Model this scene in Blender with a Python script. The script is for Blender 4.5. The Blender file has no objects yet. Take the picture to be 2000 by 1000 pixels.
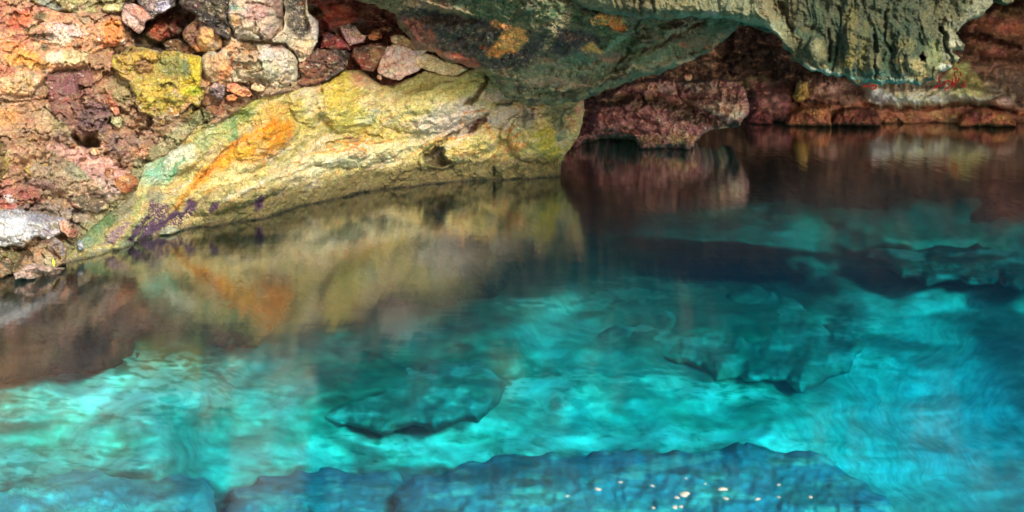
import bpy, math, random
import numpy as np

# ------------------------------------------------------------------ camera, world, sun, exposure
S = bpy.context.scene
C = S.collection
H_CAM, F = 2.0, 2144.0                      # metres above the water, focal length in photo pixels (2000 wide)
cam_d = bpy.data.cameras.new('camera'); cam = bpy.data.objects.new('camera', cam_d); C.objects.link(cam)
cam.location = (0, 0, H_CAM); cam.rotation_euler = (math.radians(90), 0, 0)
cam_d.sensor_width = 36; cam_d.lens = 36 * F / 2000; cam_d.shift_y = -0.25
cam_d.clip_start = .05; cam_d.clip_end = 400
cam_d.dof.use_dof = True; cam_d.dof.focus_distance = 9.8; cam_d.dof.aperture_fstop = 2.4
S.camera = cam

SUN_EL, SUN_AZ = 30.0, 24.0                 # low, behind the camera, a little to its right
w = bpy.data.worlds.new('World'); S.world = w; w.use_nodes = True
nt = w.node_tree; bg = nt.nodes['Background']
sky = nt.nodes.new('ShaderNodeTexSky'); sky.sky_type = 'NISHITA'; sky.sun_disc = False
sky.sun_elevation = math.radians(SUN_EL); sky.sun_rotation = math.radians(180 - SUN_AZ)
sky.air_density = 1.0; sky.dust_density = 2.0
nt.links.new(sky.outputs[0], bg.inputs[0]); bg.inputs[1].default_value = 0.15
sd = bpy.data.lights.new('sun', 'SUN'); sd.energy = 3.2; sd.angle = math.radians(9); sd.color = (1, .95, .87)
sun = bpy.data.objects.new('sun', sd); C.objects.link(sun)
sun.rotation_euler = (math.radians(90 - SUN_EL), 0, math.radians(SUN_AZ))
V = S.view_settings; V.view_transform = 'Standard'; V.look = 'None'; V.gamma = 1; V.exposure = 0.95
V.use_curve_mapping = False
S.cycles.max_bounces = 7; S.cycles.diffuse_bounces = 3; S.cycles.glossy_bounces = 3
S.cycles.transparent_max_bounces = 10; S.cycles.use_denoising = True
S.cycles.sample_clamp_indirect = 6

# ------------------------------------------------------------------ noise
rs = np.random.RandomState(7)
PERM = rs.permutation(512); ANG = rs.rand(512) * 2 * np.pi; GX, GY = np.cos(ANG), np.sin(ANG)
RX, RY = rs.rand(512), rs.rand(512)
def hsh(i, j, s): return PERM[(PERM[(i + s * 37) & 511] + j) & 511]
def perlin(x, y, s=0):
    i = np.floor(x).astype(int); j = np.floor(y).astype(int); u = x - i; v = y - j
    def g(a, b):
        k = hsh(i + a, j + b, s); return GX[k] * (u - a) + GY[k] * (v - b)
    su = u * u * u * (u * (u * 6 - 15) + 10); sv = v * v * v * (v * (v * 6 - 15) + 10)
    a = g(0, 0); b = g(1, 0); c = g(0, 1); d = g(1, 1)
    return ((a + su * (b - a)) + sv * ((c + su * (d - c)) - (a + su * (b - a)))) * 1.5
def fbm(x, y, o=3, s=0):
    r = 0; a = 1; t = 0
    for k in range(o):
        r = r + a * perlin(x + 17.3 * k, y - 9.1 * k, s + k); t += a; a *= .5; x = x * 2.03; y = y * 2.03
    return r / t * 1.3
def ridge(x, y, o=3, s=0):
    r = 0; a = 1; t = 0
    for k in range(o):
        r = r + a * (1 - np.abs(perlin(x, y, s + k)) * 2); t += a; a *= .5; x = x * 2.1 + 5; y = y * 2.1 + 3
    return r / t
def worley(x, y, s=0):
    i = np.floor(x).astype(int); j = np.floor(y).astype(int)
    d1 = np.full(np.shape(x), 9.); d2 = d1.copy(); cid = np.zeros(np.shape(x), int); CX = 0; CY = 0
    for a in (-1, 0, 1):
        for b in (-1, 0, 1):
            k = hsh(i + a, j + b, s); d = np.hypot(i + a + RX[k] - x, j + b + RY[k] - y)
            n = d < d1; CX = np.where(n, x - i - a - RX[k], CX) if a + b > -2 else x - i - a - RX[k]; CY = np.where(n, y - j - b - RY[k], CY) if a + b > -2 else y - j - b - RY[k]; d2 = np.where(n, d1, np.minimum(d2, d)); d1 = np.where(n, d, d1); cid = np.where(n, k, cid)
    worley.tilt = CX * GX[cid] + CY * GY[cid]
    return d1, d2, cid
def sstep(a, b, x):
    t = np.clip((x - a) / (b - a), 0, 1); return t * t * (3 - 2 * t)
def lin(hexc):
    h = hexc.lstrip('#'); c = np.array([int(h[i:i + 2], 16) / 255 for i in (0, 2, 4)])
    return np.where(c <= .04045, c / 12.92, ((c + .055) / 1.055) ** 2.4)
def interp(x, pts):
    p = np.array(pts, float); return np.interp(x, p[:, 0], p[:, 1])

# ------------------------------------------------------------------ outlines
def outline(pts, amp=2.0, step=5.0, seed=0, closed=True, fq=17.):
    """resample an outline and roughen it"""
    P = np.array(pts, float); out = []
    n = len(P)
    for i in range(n if closed else n - 1):
        a, b = P[i], P[(i + 1) % n]; L = np.hypot(*(b - a)); m = max(1, int(L / step))
        for k in range(m): out.append(a + (b - a) * k / m)
    if not closed: out.append(P[-1])
    Q = np.array(out)
    return Q + amp * np.stack([fbm(Q[:, 0] / fq, Q[:, 1] / fq, 3, seed + 3), fbm(Q[:, 0] / fq + 50, Q[:, 1] / fq, 3, seed + 8)], 1) * 1.6
def seg_dist(x, y, P, closed=True):
    """unsigned distance, nearest point and inside flag for a polygon / polyline"""
    d = np.full(x.shape, 1e9); nx = x.copy(); ny = y.copy(); ins = np.zeros(x.shape, bool)
    n = len(P)
    for i in range(n if closed else n - 1):
        ax, ay = P[i]; bx, by = P[(i + 1) % n]; ex, ey = bx - ax, by - ay
        t = np.clip(((x - ax) * ex + (y - ay) * ey) / (ex * ex + ey * ey + 1e-9), 0, 1)
        qx = ax + t * ex; qy = ay + t * ey; dd = (x - qx) ** 2 + (y - qy) ** 2
        m = dd < d; d = np.where(m, dd, d); nx = np.where(m, qx, nx); ny = np.where(m, qy, ny)
        if closed:
            c = ((ay > y) != (by > y)); ins ^= c & (x < ex * (y - ay) / np.where(c, ey, 1) + ax)
    return np.sqrt(d), nx, ny, ins
def sdf(x, y, P, reach=1e9):
    """signed distance, positive inside; exact only within reach of the outline's box"""
    P = np.asarray(P, float); r = np.full(x.shape, -1e3)
    lo = P.min(0) - reach; hi = P.max(0) + reach
    m = (x > lo[0]) & (x < hi[0]) & (y > lo[1]) & (y < hi[1])
    if m.any():
        d, _, _, i = seg_dist(x[m], y[m], P); r[m] = np.where(i, d, -d)
    return r
def ell(cx, cy, rx, ry, rot=0, n=14):
    a = np.linspace(0, 2 * np.pi, n, endpoint=False); c, s = math.cos(math.radians(rot)), math.sin(math.radians(rot))
    X, Y = rx * np.cos(a), ry * np.sin(a); return np.stack([cx + X * c - Y * s, cy + X * s + Y * c], 1)

# ------------------------------------------------------------------ mineral colours and relief, in patches
def paint(x, y, base, patches, seed=0, warp=1.0, spks=(3.1, 3.1), soften=1.0):
    """base colour and patches of mineral colour -> linear rgb. patch = (colour, soft, strength, shape..., [speckle])"""
    wx = x + warp * (8 * fbm(x / 34, y / 34, 2, seed + 1) + 4 * fbm(x / 9, y / 9, 2, seed + 2))
    wy = y + warp * (8 * fbm(x / 34 + 9, y / 34, 2, seed + 5) + 4 * fbm(x / 9, y / 9 + 7, 2, seed + 6))
    spk = fbm(x / spks[0], y / spks[1], 2, seed + 9) + .6 * fbm(x / spks[0] / 3.5, y / spks[1] / 3.5, 2, seed + 11)
    col = np.ones(x.shape + (3,)) * (lin(base) if isinstance(base, str) else base)
    for p in patches:
        c, soft, st, kind, sh = p[:5]; soft = min(soft * soften, .95) if kind == 'e' else soft * soften; sp = p[5] if len(p) > 5 else 0
        if kind == 'e':
            cx, cy, rx, ry = sh[:4]; rot = math.radians(sh[4]) if len(sh) > 4 else 0
            X, Y = wx - cx, wy - cy; U = X * math.cos(rot) + Y * math.sin(rot); W = -X * math.sin(rot) + Y * math.cos(rot)
            q = np.sqrt((U / rx) ** 2 + (W / ry) ** 2); m = 1 - sstep(1 - soft, 1 + soft, q)
        elif kind == 'p':
            m = sstep(-soft, soft, sdf(wx, wy, sh, soft + 2))
        else:                                   # stroke: (width, points)
            d, _, _, _ = seg_dist(wx, wy, np.array(sh[1], float), False); m = 1 - sstep(sh[0] * .5 - soft * .5, sh[0] * .5 + soft * .5 + .01, d)
        if sp: m = m * sstep(sp - .25, sp + .25, spk + .5 * (m - .5))
        col = col + (m * st)[..., None] * (lin(c) - col)
    return col
def relief(x, y, feats, seed=0, warp=1.0):
    """relief towards the viewer in metres"""
    wx = x + warp * (5 * fbm(x / 25, y / 25, 2, seed + 21) + 2.5 * fbm(x / 8, y / 8, 2, seed + 22))
    wy = y + warp * (5 * fbm(x / 25 + 9, y / 25, 2, seed + 23) + 2.5 * fbm(x / 8, y / 8 + 7, 2, seed + 24))
    r = np.zeros(x.shape)
    for f in feats:
        k, a = f[0], f[1]
        if k == 'b':                            # dome
            cx, cy, rx, ry = f[2][:4]; rot = math.radians(f[2][4]) if len(f[2]) > 4 else 0
            X, Y = wx - cx, wy - cy; U = X * math.cos(rot) + Y * math.sin(rot); W = -X * math.sin(rot) + Y * math.cos(rot)
            q = (U / rx) ** 2 + (W / ry) ** 2; r += a * np.clip(1 - q, 0, 1) ** .6
        elif k == 'c':                          # crack: depth, width, points
            d, _, _, _ = seg_dist(wx, wy, np.array(f[3], float), False)
            r -= a * np.exp(-(d / f[2]) ** 2)
        elif k == 'r':                          # rounded rib: height, width, points
            d, _, _, _ = seg_dist(wx, wy, np.array(f[3], float), False); r += a * np.exp(-(d / f[2]) ** 2)
        elif k == 'P':                          # raised or sunk plate: amount, round radius, points
            r += a * sstep(-f[2] * .3, f[2], sdf(wx, wy, f[3], f[2] + 2)) if f[2] > 0 else 0
    return r

# ------------------------------------------------------------------ materials
def new_mat(name):
    m = bpy.data.materials.new(name); m.use_nodes = True; return m, m.node_tree, m.node_tree.nodes, m.node_tree.links
def rock_mat(name, fine=60., bump=.5, rough=.85, spec=.3, pit=.5):
    m, t, N, L = new_mat(name); b = N['Principled BSDF']
    at = N.new('ShaderNodeAttribute'); at.attribute_name = 'mineral'
    tc = N.new('ShaderNodeTexCoord')
    n1 = N.new('ShaderNodeTexNoise'); n1.inputs['Scale'].default_value = fine; n1.inputs['Detail'].default_value = 6; n1.inputs['Roughness'].default_value = .68
    n2 = N.new('ShaderNodeTexNoise'); n2.inputs['Scale'].default_value = fine * .28; n2.inputs['Detail'].default_value = 5; n2.inputs['Roughness'].default_value = .6
    vo = N.new('ShaderNodeTexVoronoi'); vo.inputs['Scale'].default_value = fine * .45
    for q in (n1, n2, vo): L.new(tc.outputs['Object'], q.inputs['Vector'])
    mr = N.new('ShaderNodeMapRange'); mr.inputs[1].default_value = .3; mr.inputs[2].default_value = .7; mr.inputs[3].default_value = .62; mr.inputs[4].default_value = 1.38
    L.new(n1.outputs[0], mr.inputs[0])
    hs = N.new('ShaderNodeHueSaturation'); L.new(at.outputs['Color'], hs.inputs['Color'])
    h2 = N.new('ShaderNodeMapRange'); h2.inputs[1].default_value = .3; h2.inputs[2].default_value = .7; h2.inputs[3].default_value = .475; h2.inputs[4].default_value = .525
    L.new(n2.outputs[0], h2.inputs[0]); L.new(h2.outputs[0], hs.inputs['Hue']); L.new(mr.outputs[0], hs.inputs['Value'])
    L.new(hs.outputs[0], b.inputs['Base Color'])
    # pores and grain
    ma = N.new('ShaderNodeMath'); ma.operation = 'MULTIPLY_ADD'; ma.inputs[1].default_value = pit
    L.new(vo.outputs['Distance'], ma.inputs[0]); L.new(n1.outputs[0], ma.inputs[2])
    ad = N.new('ShaderNodeMath'); ad.operation = 'ADD'; L.new(ma.outputs[0], ad.inputs[0])
    mu = N.new('ShaderNodeMath'); mu.operation = 'MULTIPLY'; mu.inputs[1].default_value = 1.6; L.new(n2.outputs[0], mu.inputs[0]); L.new(mu.outputs[0], ad.inputs[1])
    bp = N.new('ShaderNodeBump'); bp.inputs['Strength'].default_value = bump; bp.inputs['Distance'].default_value = .028
    L.new(ad.outputs[0], bp.inputs['Height']); L.new(bp.outputs[0], b.inputs['Normal'])
    b.inputs['Roughness'].default_value = rough; b.inputs['Specular IOR Level'].default_value = spec
    return m
M_ROCK = rock_mat('weathered limestone', 55, .8)
M_SOFT = rock_mat('smooth flowstone', 65, .9, .78, .35, .3)
M_WET = rock_mat('damp mossy limestone', 60, 1., .6, .45, .6)
M_FAR = rock_mat('shaded cave limestone', 34, 1., .85, .25, .5)
M_BED = rock_mat('submerged rock and sediment', 5, .07, 1, 0, .4)

# ------------------------------------------------------------------ relief surface builder
def put(o, name, **props):
    C.objects.link(o)
    for k, v in props.items(): o[k] = v
    return o
def axis(lo, hi, s, vlo, vhi, grow=1.12):
    """grid lines: spacing s inside the part in view, growing outside"""
    a = list(np.arange(max(lo, vlo), min(hi, vhi) + s, s))
    d = s
    while a[0] > lo: d = min(d * grow, 12 if a[0] > vlo - 350 else 60); a.insert(0, a[0] - d)
    d = s
    while a[-1] < hi: d = min(d * grow, 12 if a[-1] < vhi + 350 else 60); a.append(a[-1] + d)
    return np.array(a)
BUILT = []
def rock(name, pts, Z, base, patches=(), feats=(), s=2.0, edge=10., depth=.15, skirt=.5, rough=(.05, .015, .006),
         mat=None, seed=0, gain=1.0, amp=2.0, parent=None, flute=0, kind=None, label=None, cat=None, group=None, warp=1.0, crag=0.0, shape=None, mott=.22, veins=(), tone=(1, 1, 1), wet_and_shade=True, ofq=17., sat=1., band=None, late=(), strata=None, crevice=0.):
    """a rock face with outline pts (photo pixels at build time), distance Z(px, py), a rolled edge and a back skirt"""
    P = outline(pts, amp, 5, seed, fq=ofq); lo, hi = P.min(0), P.max(0)
    xs = axis(lo[0] - s, hi[0] + s, s, -30, 2030); ys = axis(lo[1] - s, hi[1] + s, s, -30, 1090)
    X, Y = np.meshgrid(xs, ys); ny, nx = X.shape
    d, qx, qy, ins = seg_dist(X.ravel(), Y.ravel(), P); d = d.reshape(X.shape); ins = ins.reshape(X.shape); qx = qx.reshape(X.shape); qy = qy.reshape(X.shape)
    keep = ins[:-1, :-1] | ins[1:, :-1] | ins[:-1, 1:] | ins[1:, 1:]
    X = np.where(ins, X, qx); Y = np.where(ins, Y, qy); t = np.where(ins, d, 0)
    z = Z(X, Y) if callable(Z) else np.full(X.shape, float(Z))
    z = z + depth * (1 - np.sqrt(np.clip(1 - (1 - np.clip(t / edge, 0, 1)) ** 2, 0, 1)))
    r1, r2, r3 = rough; k = z / 10.
    z = z - k * (r1 * fbm(X / 55, Y / 48, 3, seed + 31) + r2 * fbm(X / 15, Y / 13, 3, seed + 35) + r3 * (ridge(X / 5.5, Y / 5, 2, seed + 39) - .4))
    if flute: z = z - k * flute * (fbm(X / 15 + 1.5 * fbm(X / 60, Y / 60, 2, 5), Y / 75, 3, seed + 44))
    if crag:
        a = .5 + .9 * fbm(X / 90, Y / 90, 2, seed + 3)
        wX, wY = X + 9 * fbm(X / 20, Y / 20, 2, seed + 60), Y + 9 * fbm(X / 20 + 7, Y / 20, 2, seed + 61)
        c1, c2, cid = worley(wX / 30, wY / 23, seed + 50)
        z = z - crag * k * np.clip(a, .15, 1.2) * ((RX[cid] - .5) * .9 + 1.5 * worley.tilt + .55 * sstep(0, .16, c2 - c1))
        c1, c2, cid = worley(wX / 13, wY / 10, seed + 51)
        z = z - crag * .4 * k * np.clip(a, .15, 1.2) * ((RX[cid] - .5) * .8 + 1.7 * worley.tilt + .5 * sstep(0, .2, c2 - c1))
    if strata:
        ca_, sa_ = math.cos(math.radians(strata[0])), math.sin(math.radians(strata[0])); U = X * ca_ + Y * sa_; W = -X * sa_ + Y * ca_
        z = z - k * strata[1] * (ridge(U / 110 + .3 * fbm(X / 40, Y / 40, 2, 7), W / 24 + .5 * fbm(X / 50, Y / 50, 2, 9), 4, seed + 47) - .4)
    if crevice:
        c1, c2, cid = worley((X + 16 * fbm(X / 24, Y / 24, 3, seed + 63)) / 74, (Y + 16 * fbm(X / 24 + 5, Y / 24, 3, seed + 64)) / 44, seed + 52)
        z = z + crevice * k * np.exp(-((c2 - c1) / .045) ** 2) * sstep(-.15, .25, fbm(X / 60, Y / 60, 2, seed + 65)) - crevice * k * 1.2 * (RX[cid] - .5) - crevice * k * 1.3 * worley.tilt
    z = z - relief(X, Y, feats, seed, warp)
    if shape: z = z - shape(X, Y)
    used = np.zeros(X.shape, bool)
    for a in (0, 1):
        for b in (0, 1): used[a:ny - 1 + a, b:nx - 1 + b] |= keep
    idx = -np.ones(X.shape, int); idx[used] = np.arange(used.sum())
    x, y, zz = X[used], Y[used], z[used]
    co = np.stack([(x - 1000) / F * zz, zz, H_CAM - y / F * zz], 1)
    f = np.stack([idx[:-1, :-1][keep], idx[1:, :-1][keep], idx[1:, 1:][keep], idx[:-1, 1:][keep]], 1)
    # skirt: boundary edges pushed back
    e = np.concatenate([f[:, [0, 1]], f[:, [1, 2]], f[:, [2, 3]], f[:, [3, 0]]])
    key = np.sort(e, 1); kk = key[:, 0].astype(np.int64) * 10 ** 7 + key[:, 1]
    u, first, cnt = np.unique(kk, return_index=True, return_counts=True); be = e[first[cnt == 1]]
    bv = np.unique(be); mp = {int(v): i for i, v in enumerate(bv)}; n0 = len(co)
    cx, cy = x.mean(), y.mean()
    zb = zz[bv] + skirt; xb = x[bv] + (cx - x[bv]) * .06; yb = y[bv] + (cy - y[bv]) * .06
    co = np.concatenate([co, np.stack([(xb - 1000) / F * zb, zb, H_CAM - yb / F * zb], 1)])
    sk = np.array([[b, a, n0 + mp[int(a)], n0 + mp[int(b)]] for a, b in be], int)
    f = np.concatenate([f, sk])
    def vein(col, k):
        for vc, vs_, sx, sy, rot, th in veins:
            ca_, sa_ = math.cos(math.radians(rot)), math.sin(math.radians(rot)); U = x * ca_ + y * sa_; W = -x * sa_ + y * ca_
            nz = fbm(U / sx, W / sy, 4, int(abs(sx * 3 + sy * 7 + rot)) % 97 + 5); col = col + (sstep(th, th + .28, nz) * vs_ * k)[:, None] * (lin(vc) - col)
        return col
    col = vein(np.ones(x.shape + (3,)) * lin(base), 1.); col = paint(x, y, col, [(q[0], q[1], q[2] * .92) + tuple(q[3:]) for q in patches], seed, warp); col = vein(col, .38)
    lum = col.mean(1, keepdims=True); col = np.clip(lum + (col - lum) * sat, .003, 1)
    if band:
        hz = H_CAM - y / F * zz; m = sstep(band[1], band[1] * .45, hz + .10 * fbm(x / 26, y / 16, 4, 93) + .04 * fbm(x / 5, y / 4, 2, 94)) * band[2] * sstep(290, 430, x)
        col = col + m[:, None] * (lin(band[0]) * (1 + .5 * fbm(x / 9, y / 6, 3, 95))[:, None] - col)
    if late: col = paint(x, y, col, late, seed, warp)
    wz = H_CAM - y / F * zz; wet = sstep(.10, .0, wz + .03 * fbm(x / 8, y / 8, 2, 92)) * .5 * wet_and_shade; col = col * (1 - wet[:, None] * np.array([.45, .4, .5])); wet = sstep(.035, .0, wz) * .65 * wet_and_shade; col = col * (1 - wet[:, None])                                         # wet darkening at the waterline; underwater shade is painted in next
    dk = sstep(.012, -.03, wz + .012 * fbm(x / 6, y / 6, 2, 91)) * .9 * wet_and_shade; col = col * np.array(tone) + dk[:, None] * (lin('#131d17') - col * np.array(tone))  # shade painted as near-black over rock below the waterline
    col = col * (1 + mott * fbm(x / 7, y / 6, 3, seed + 70) + mott * .8 * fbm(x / 2.6, y / 2.6, 1, seed + 75))[:, None]
    tint = (.10 * fbm(x / 19, y / 19, 2, seed + 80))[:, None] * np.array([1, .1, -1.]); col = np.clip(col * (1 + tint) * gain, .004, .92)
    col = np.concatenate([col, col[bv] * .8])
    me = bpy.data.meshes.new(name); me.vertices.add(len(co)); me.vertices.foreach_set('co', co.ravel())
    me.loops.add(f.size); me.loops.foreach_set('vertex_index', f.ravel().astype(np.int32))
    me.polygons.add(len(f)); me.polygons.foreach_set('loop_start', np.arange(0, f.size, 4, dtype=np.int32))
    me.polygons.foreach_set('use_smooth', np.ones(len(f), bool))
    me.update(calc_edges=True); me.validate()
    ca = me.color_attributes.new('mineral', 'FLOAT_COLOR', 'POINT'); ca.data.foreach_set('color', np.concatenate([col, np.ones((len(col), 1))], 1).ravel())
    me.materials.append(mat or M_ROCK)
    o = bpy.data.objects.new(name, me)
    # origin at the middle of the base of the rock
    org = np.array([co[:, 0].mean(), co[:, 1].mean(), co[:, 2].min()])
    if parent is None and not kind:
        me.vertices.foreach_set('co', (co - org).ravel()); o.location = org; me.update()
    put(o, name)
    if kind: o['kind'] = kind
    if label: o['label'] = label
    if cat: o['category'] = cat
    if group: o['group'] = group
    if parent: o.parent = parent; o.matrix_parent_inverse = parent.matrix_world.inverted()
    return o

# ------------------------------------------------------------------ where the surfaces stand (metres from the camera)
YW = [(-700, 640), (-400, 605), (0, 545), (130, 512), (200, 495), (320, 455), (520, 425), (590, 402), (700, 377), (745, 370), (880, 355), (1095, 346), (1300, 340)]
def yw(x): return interp(x, YW)
def ZL(x, y):
    a = interp(x, [(-200, .9), (200, .8), (450, .0), (700, -.15), (900, -.45), (1050, -.2)])
    return 2 * F / yw(x) + a * (yw(x) - y) / 230.
def ZC(x, y): return 10.3 + 1.6 * np.clip(y, -30, 400) / 200. + .3 * np.clip((x - 1250) / 250., -1, 1)
def ZK(x, y): return interp(x, [(1050, 10.0), (1300, 9.6), (1550, 9.1), (1750, 8.9), (1900, 9.1), (2000, 9.5)]) + .0006 * (100 - y)
ZB = 2 * F / 238.
def ZBK(x, y): return ZB + .006 * (238 - y) - .9 * sstep(1980, 2500, x) * 5 + .9 * np.clip((1560 - x) / 200., -.2, 1)
ZS = 2 * F / 290.
# ------------------------------------------------------------------ the setting: cave walls, ceiling, roof
out_poly = [(-700, 800), (-700, 640), (-60, 560), (100, 520), (132, 498), (150, 470), (172, 448), (205, 418), (235, 400), (262, 372), (268, 350), (280, 322), (312, 306), (345, 285), (362, 262), (385, 245), (420, 238), (448, 222), (478, 204), (520, 182),
            (560, 176), (600, 168), (640, 158), (668, 138), (700, 136), (722, 150), (745, 166), (768, 168), (800, 152), (830, 138), (868, 146), (895, 146), (940, 124), (975, 118), (1000, 112), (990, 134), (975, 160), (1000, 180), (1050, 192), (1110, 186), (1138, 192),
            (1143, 215), (1138, 240), (1128, 270), (1108, 296), (1097, 318), (1096, 350), (1090, 372), (900, 384), (740, 402), (600, 432), (330, 486), (140, 545), (-60, 620)]
wall_poly = [(-700, -700), (1000, -700), (1100, -200), (1085, 150), (1070, 480), (950, 600), (640, 665), (330, 708), (0, 745), (-700, 900)]
rock('cave_wall', wall_poly, lambda x, y: ZL(x, y) + .02 + .4 * sstep(2, 16, sdf(x, y, out_poly, 20)) + .5 * sstep(-10, 30, y - yw(x)) + .16 * sstep(600, 640, x), '#b08868', [
    ('#c29472', .3, .8, 'e', (70, 235, 90, 45)), ('#dd9a58', .4, .9, 'e', (5, 228, 30, 22)), ('#a59a70', .5, .7, 'e', (125, 232, 45, 28)),
    ('#b98a66', .3, .7, 'e', (30, 290, 60, 40)), ('#a78e72', .4, .8, 'e', (130, 345, 70, 45)), ('#9a9c7c', .4, .7, 'e', (165, 338, 35, 22, 20)),
    ('#c9a080', .4, .6, 'e', (190, 375, 60, 22)), ('#8a6560', .3, .85, 'e', (70, 360, 38, 12, 8)), ('#bb6f62', .4, .8, 'e', (25, 388, 60, 28, 10)),
    ('#e0a89a', 3, .9, 'p', [(85, 283), (160, 287), (185, 300), (250, 330), (245, 345), (205, 372), (170, 340), (125, 305)]),
    ('#ecc8bc', 3, .8, 'p', [(178, 342), (215, 352), (235, 372), (225, 392), (195, 378)]),
    ('#f2e0da', .3, .9, 'e', (18, 388, 14, 6, 15)), ('#c0584a', 3, .7, 's', (5, [(0, 398), (40, 400), (80, 412)])),
    ('#8c5c50', 5, .95, 'p', [(85, 140), (180, 130), (190, 175), (215, 215), (205, 262), (150, 262), (95, 212)]),
    ('#86696a', .3, .8, 'e', (190, 232, 34, 32)), ('#957c70', .3, .8, 'e', (120, 268, 26, 16)), ('#826660', .3, .9, 'e', (242, 285, 36, 22, 20)),
    ('#a87c5a', 6, .9, 'p', [(185, 105), (270, 95), (265, 200), (215, 215), (190, 160)]), ('#a39564', .4, .8, 'e', (240, 178, 24, 26)),
    ('#c97a5c', .4, .9, 'e', (215, 200, 9, 20, -30)), ('#b0a274', .3, .8, 'e', (228, 236, 16, 12)), ('#a67a66', .4, .7, 'e', (270, 290, 40, 40)),
    ('#d09a70', .3, .9, 'e', (276, 298, 22, 14)), ('#6e5e48', .3, .9, 'e', (180, 392, 40, 16)), ('#8c8076', 5, .85, 'p', [(0, 410), (70, 395), (175, 408), (160, 445), (60, 430), (0, 425)]),
    ('#2e201a', 6, .95, 'p', [(235, -40), (440, -40), (440, 80), (390, 115), (260, 100)]), ('#7e3c26', .4, .9, 'e', (320, 52, 30, 26)), ('#5a4c26', .4, .9, 'e', (298, 78, 28, 14)),
    ('#b5523a', .4, .8, 'e', (312, 62, 16, 16, -40)), ('#5a2a20', .5, .8, 'e', (345, 35, 30, 20)),
    ('#8a4238', 8, 1, 'p', [(585, -60), (960, -60), (960, 150), (830, 180), (690, 190), (585, 190)]), ('#c05440', .4, .95, 'e', (662, 26, 46, 20)), ('#d86c48', .4, .8, 'e', (672, 30, 14, 14)),
    ('#4e3a16', .2, .95, 'e', (614, 22, 20, 9, 15)), ('#9c5a4a', .4, .8, 'e', (735, 22, 55, 18)), ('#b04a48', .4, .9, 'e', (665, 88, 28, 22)), ('#3c2a26', .4, .9, 'e', (700, 58, 40, 14)),
    ('#5a4430', .4, .8, 'e', (740, 98, 40, 16), .1), ('#7c3a30', .4, .9, 'e', (700, 115, 24, 20)), ('#a3665a', .3, .9, 'e', (740, 160, 60, 18, 15)),
    ('#8a4c44', .4, .8, 'e', (790, 135, 60, 18)), ('#c8886e', .4, .8, 'e', (705, 148, 22, 14)), ('#8a5040', .3, .8, 'e', (610, 150, 40, 22)),
    ('#8a5236', .3, .8, 'e', (430, 205, 50, 22)), ('#6a5028', .4, .8, 'e', (375, 218, 40, 22)), ('#9a8a3a', .4, .8, 'e', (385, 228, 24, 12)),
    ('#c4a684', 6, .8, 'p', [(392, 60), (440, 40), (560, 80), (600, 130), (590, 168), (520, 178), (440, 168), (396, 150)]), ('#c8824e', .4, .7, 'e', (420, 150, 30, 20)), ('#8f9468', 14, .75, 's', (30, [(120, 500), (190, 430), (255, 375), (285, 312), (350, 265), (400, 228)])), ('#5c4638', 10, .5, 's', (7, [(262, 210), (300, 240), (340, 246), (380, 226)])),
    ('#c9a078', .3, .7, 'e', (-150, 200, 160, 160)), ('#b9805c', .3, .7, 'e', (-300, 0, 200, 200)),
], [
    ('P', -.45, 9, [(137, 266), (148, 262), (160, 268), (172, 262), (188, 264), (196, 275), (193, 289), (170, 292), (152, 286), (141, 278)]),
    ('P', -.4, 14, [(262, -60), (440, -60), (440, 70), (396, 104), (330, 104), (262, 92), (256, 60)]),
    ('P', -.22, 26, [(600, -90), (900, -90), (930, 60), (930, 150), (800, 165), (740, 178), (700, 150), (610, 170), (585, 120)]),
    ('P', .25, 10, [(630, 38), (700, 30), (770, 40), (778, 55), (740, 52), (690, 48), (640, 70)]),
    ('b', .12, (665, 26, 44, 20)), ('b', -.25, (612, 22, 18, 9)), ('b', .3, (320, 62, 40, 26)), ('b', .2, (285, 80, 30, 16)),
    ('b', .18, (45, 290, 44, 30, 10)), ('b', .15, (120, 235, 60, 40)), ('b', .12, (240, 285, 36, 26)), ('b', .2, (130, 350, 90, 36, 12)), ('b', .18, (205, 372, 40, 26, 35)),
    ('c', .10, 2.5, [(150, 165), (155, 190), (170, 215), (178, 225), (182, 250)]), ('c', .08, 2, [(0, 202), (60, 196), (100, 190)]), ('c', .08, 2.5, [(20, 272), (62, 265), (74, 285)]),
    ('c', .06, 2, [(133, 330), (150, 342), (165, 345)]), ('c', .06, 2, [(0, 350), (40, 345), (50, 325)]), ('c', .05, 2, [(0, 400), (50, 398), (95, 415)]), ('c', .07, 2.5, [(238, 226), (240, 245)]),
    ('c', .07, 3, [(205, 175), (212, 215), (240, 240), (280, 268)]), ('P', -.2, 5, [(210, 228), (218, 228), (220, 246), (212, 246)]),
], seed=1, s=1.6, veins=[('#d8b894', .5, 40, 18, -10, .15), ('#8a5a50', .5, 30, 18, 20, .22), ('#a89a74', .5, 36, 22, 0, .2), ('#cf8a60', .5, 22, 10, -15, .28), ('#e8d4c0', .7, 12, 7, 10, .38), ('#5c4436', .5, 12, 8, 0, .36)], rough=(.09, .04, .014), crag=.075, crevice=.10, strata=(14, .03), gain=.76, tone=(.97, 1.03, 1.), edge=8, kind='structure', skirt=1.5)

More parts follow.
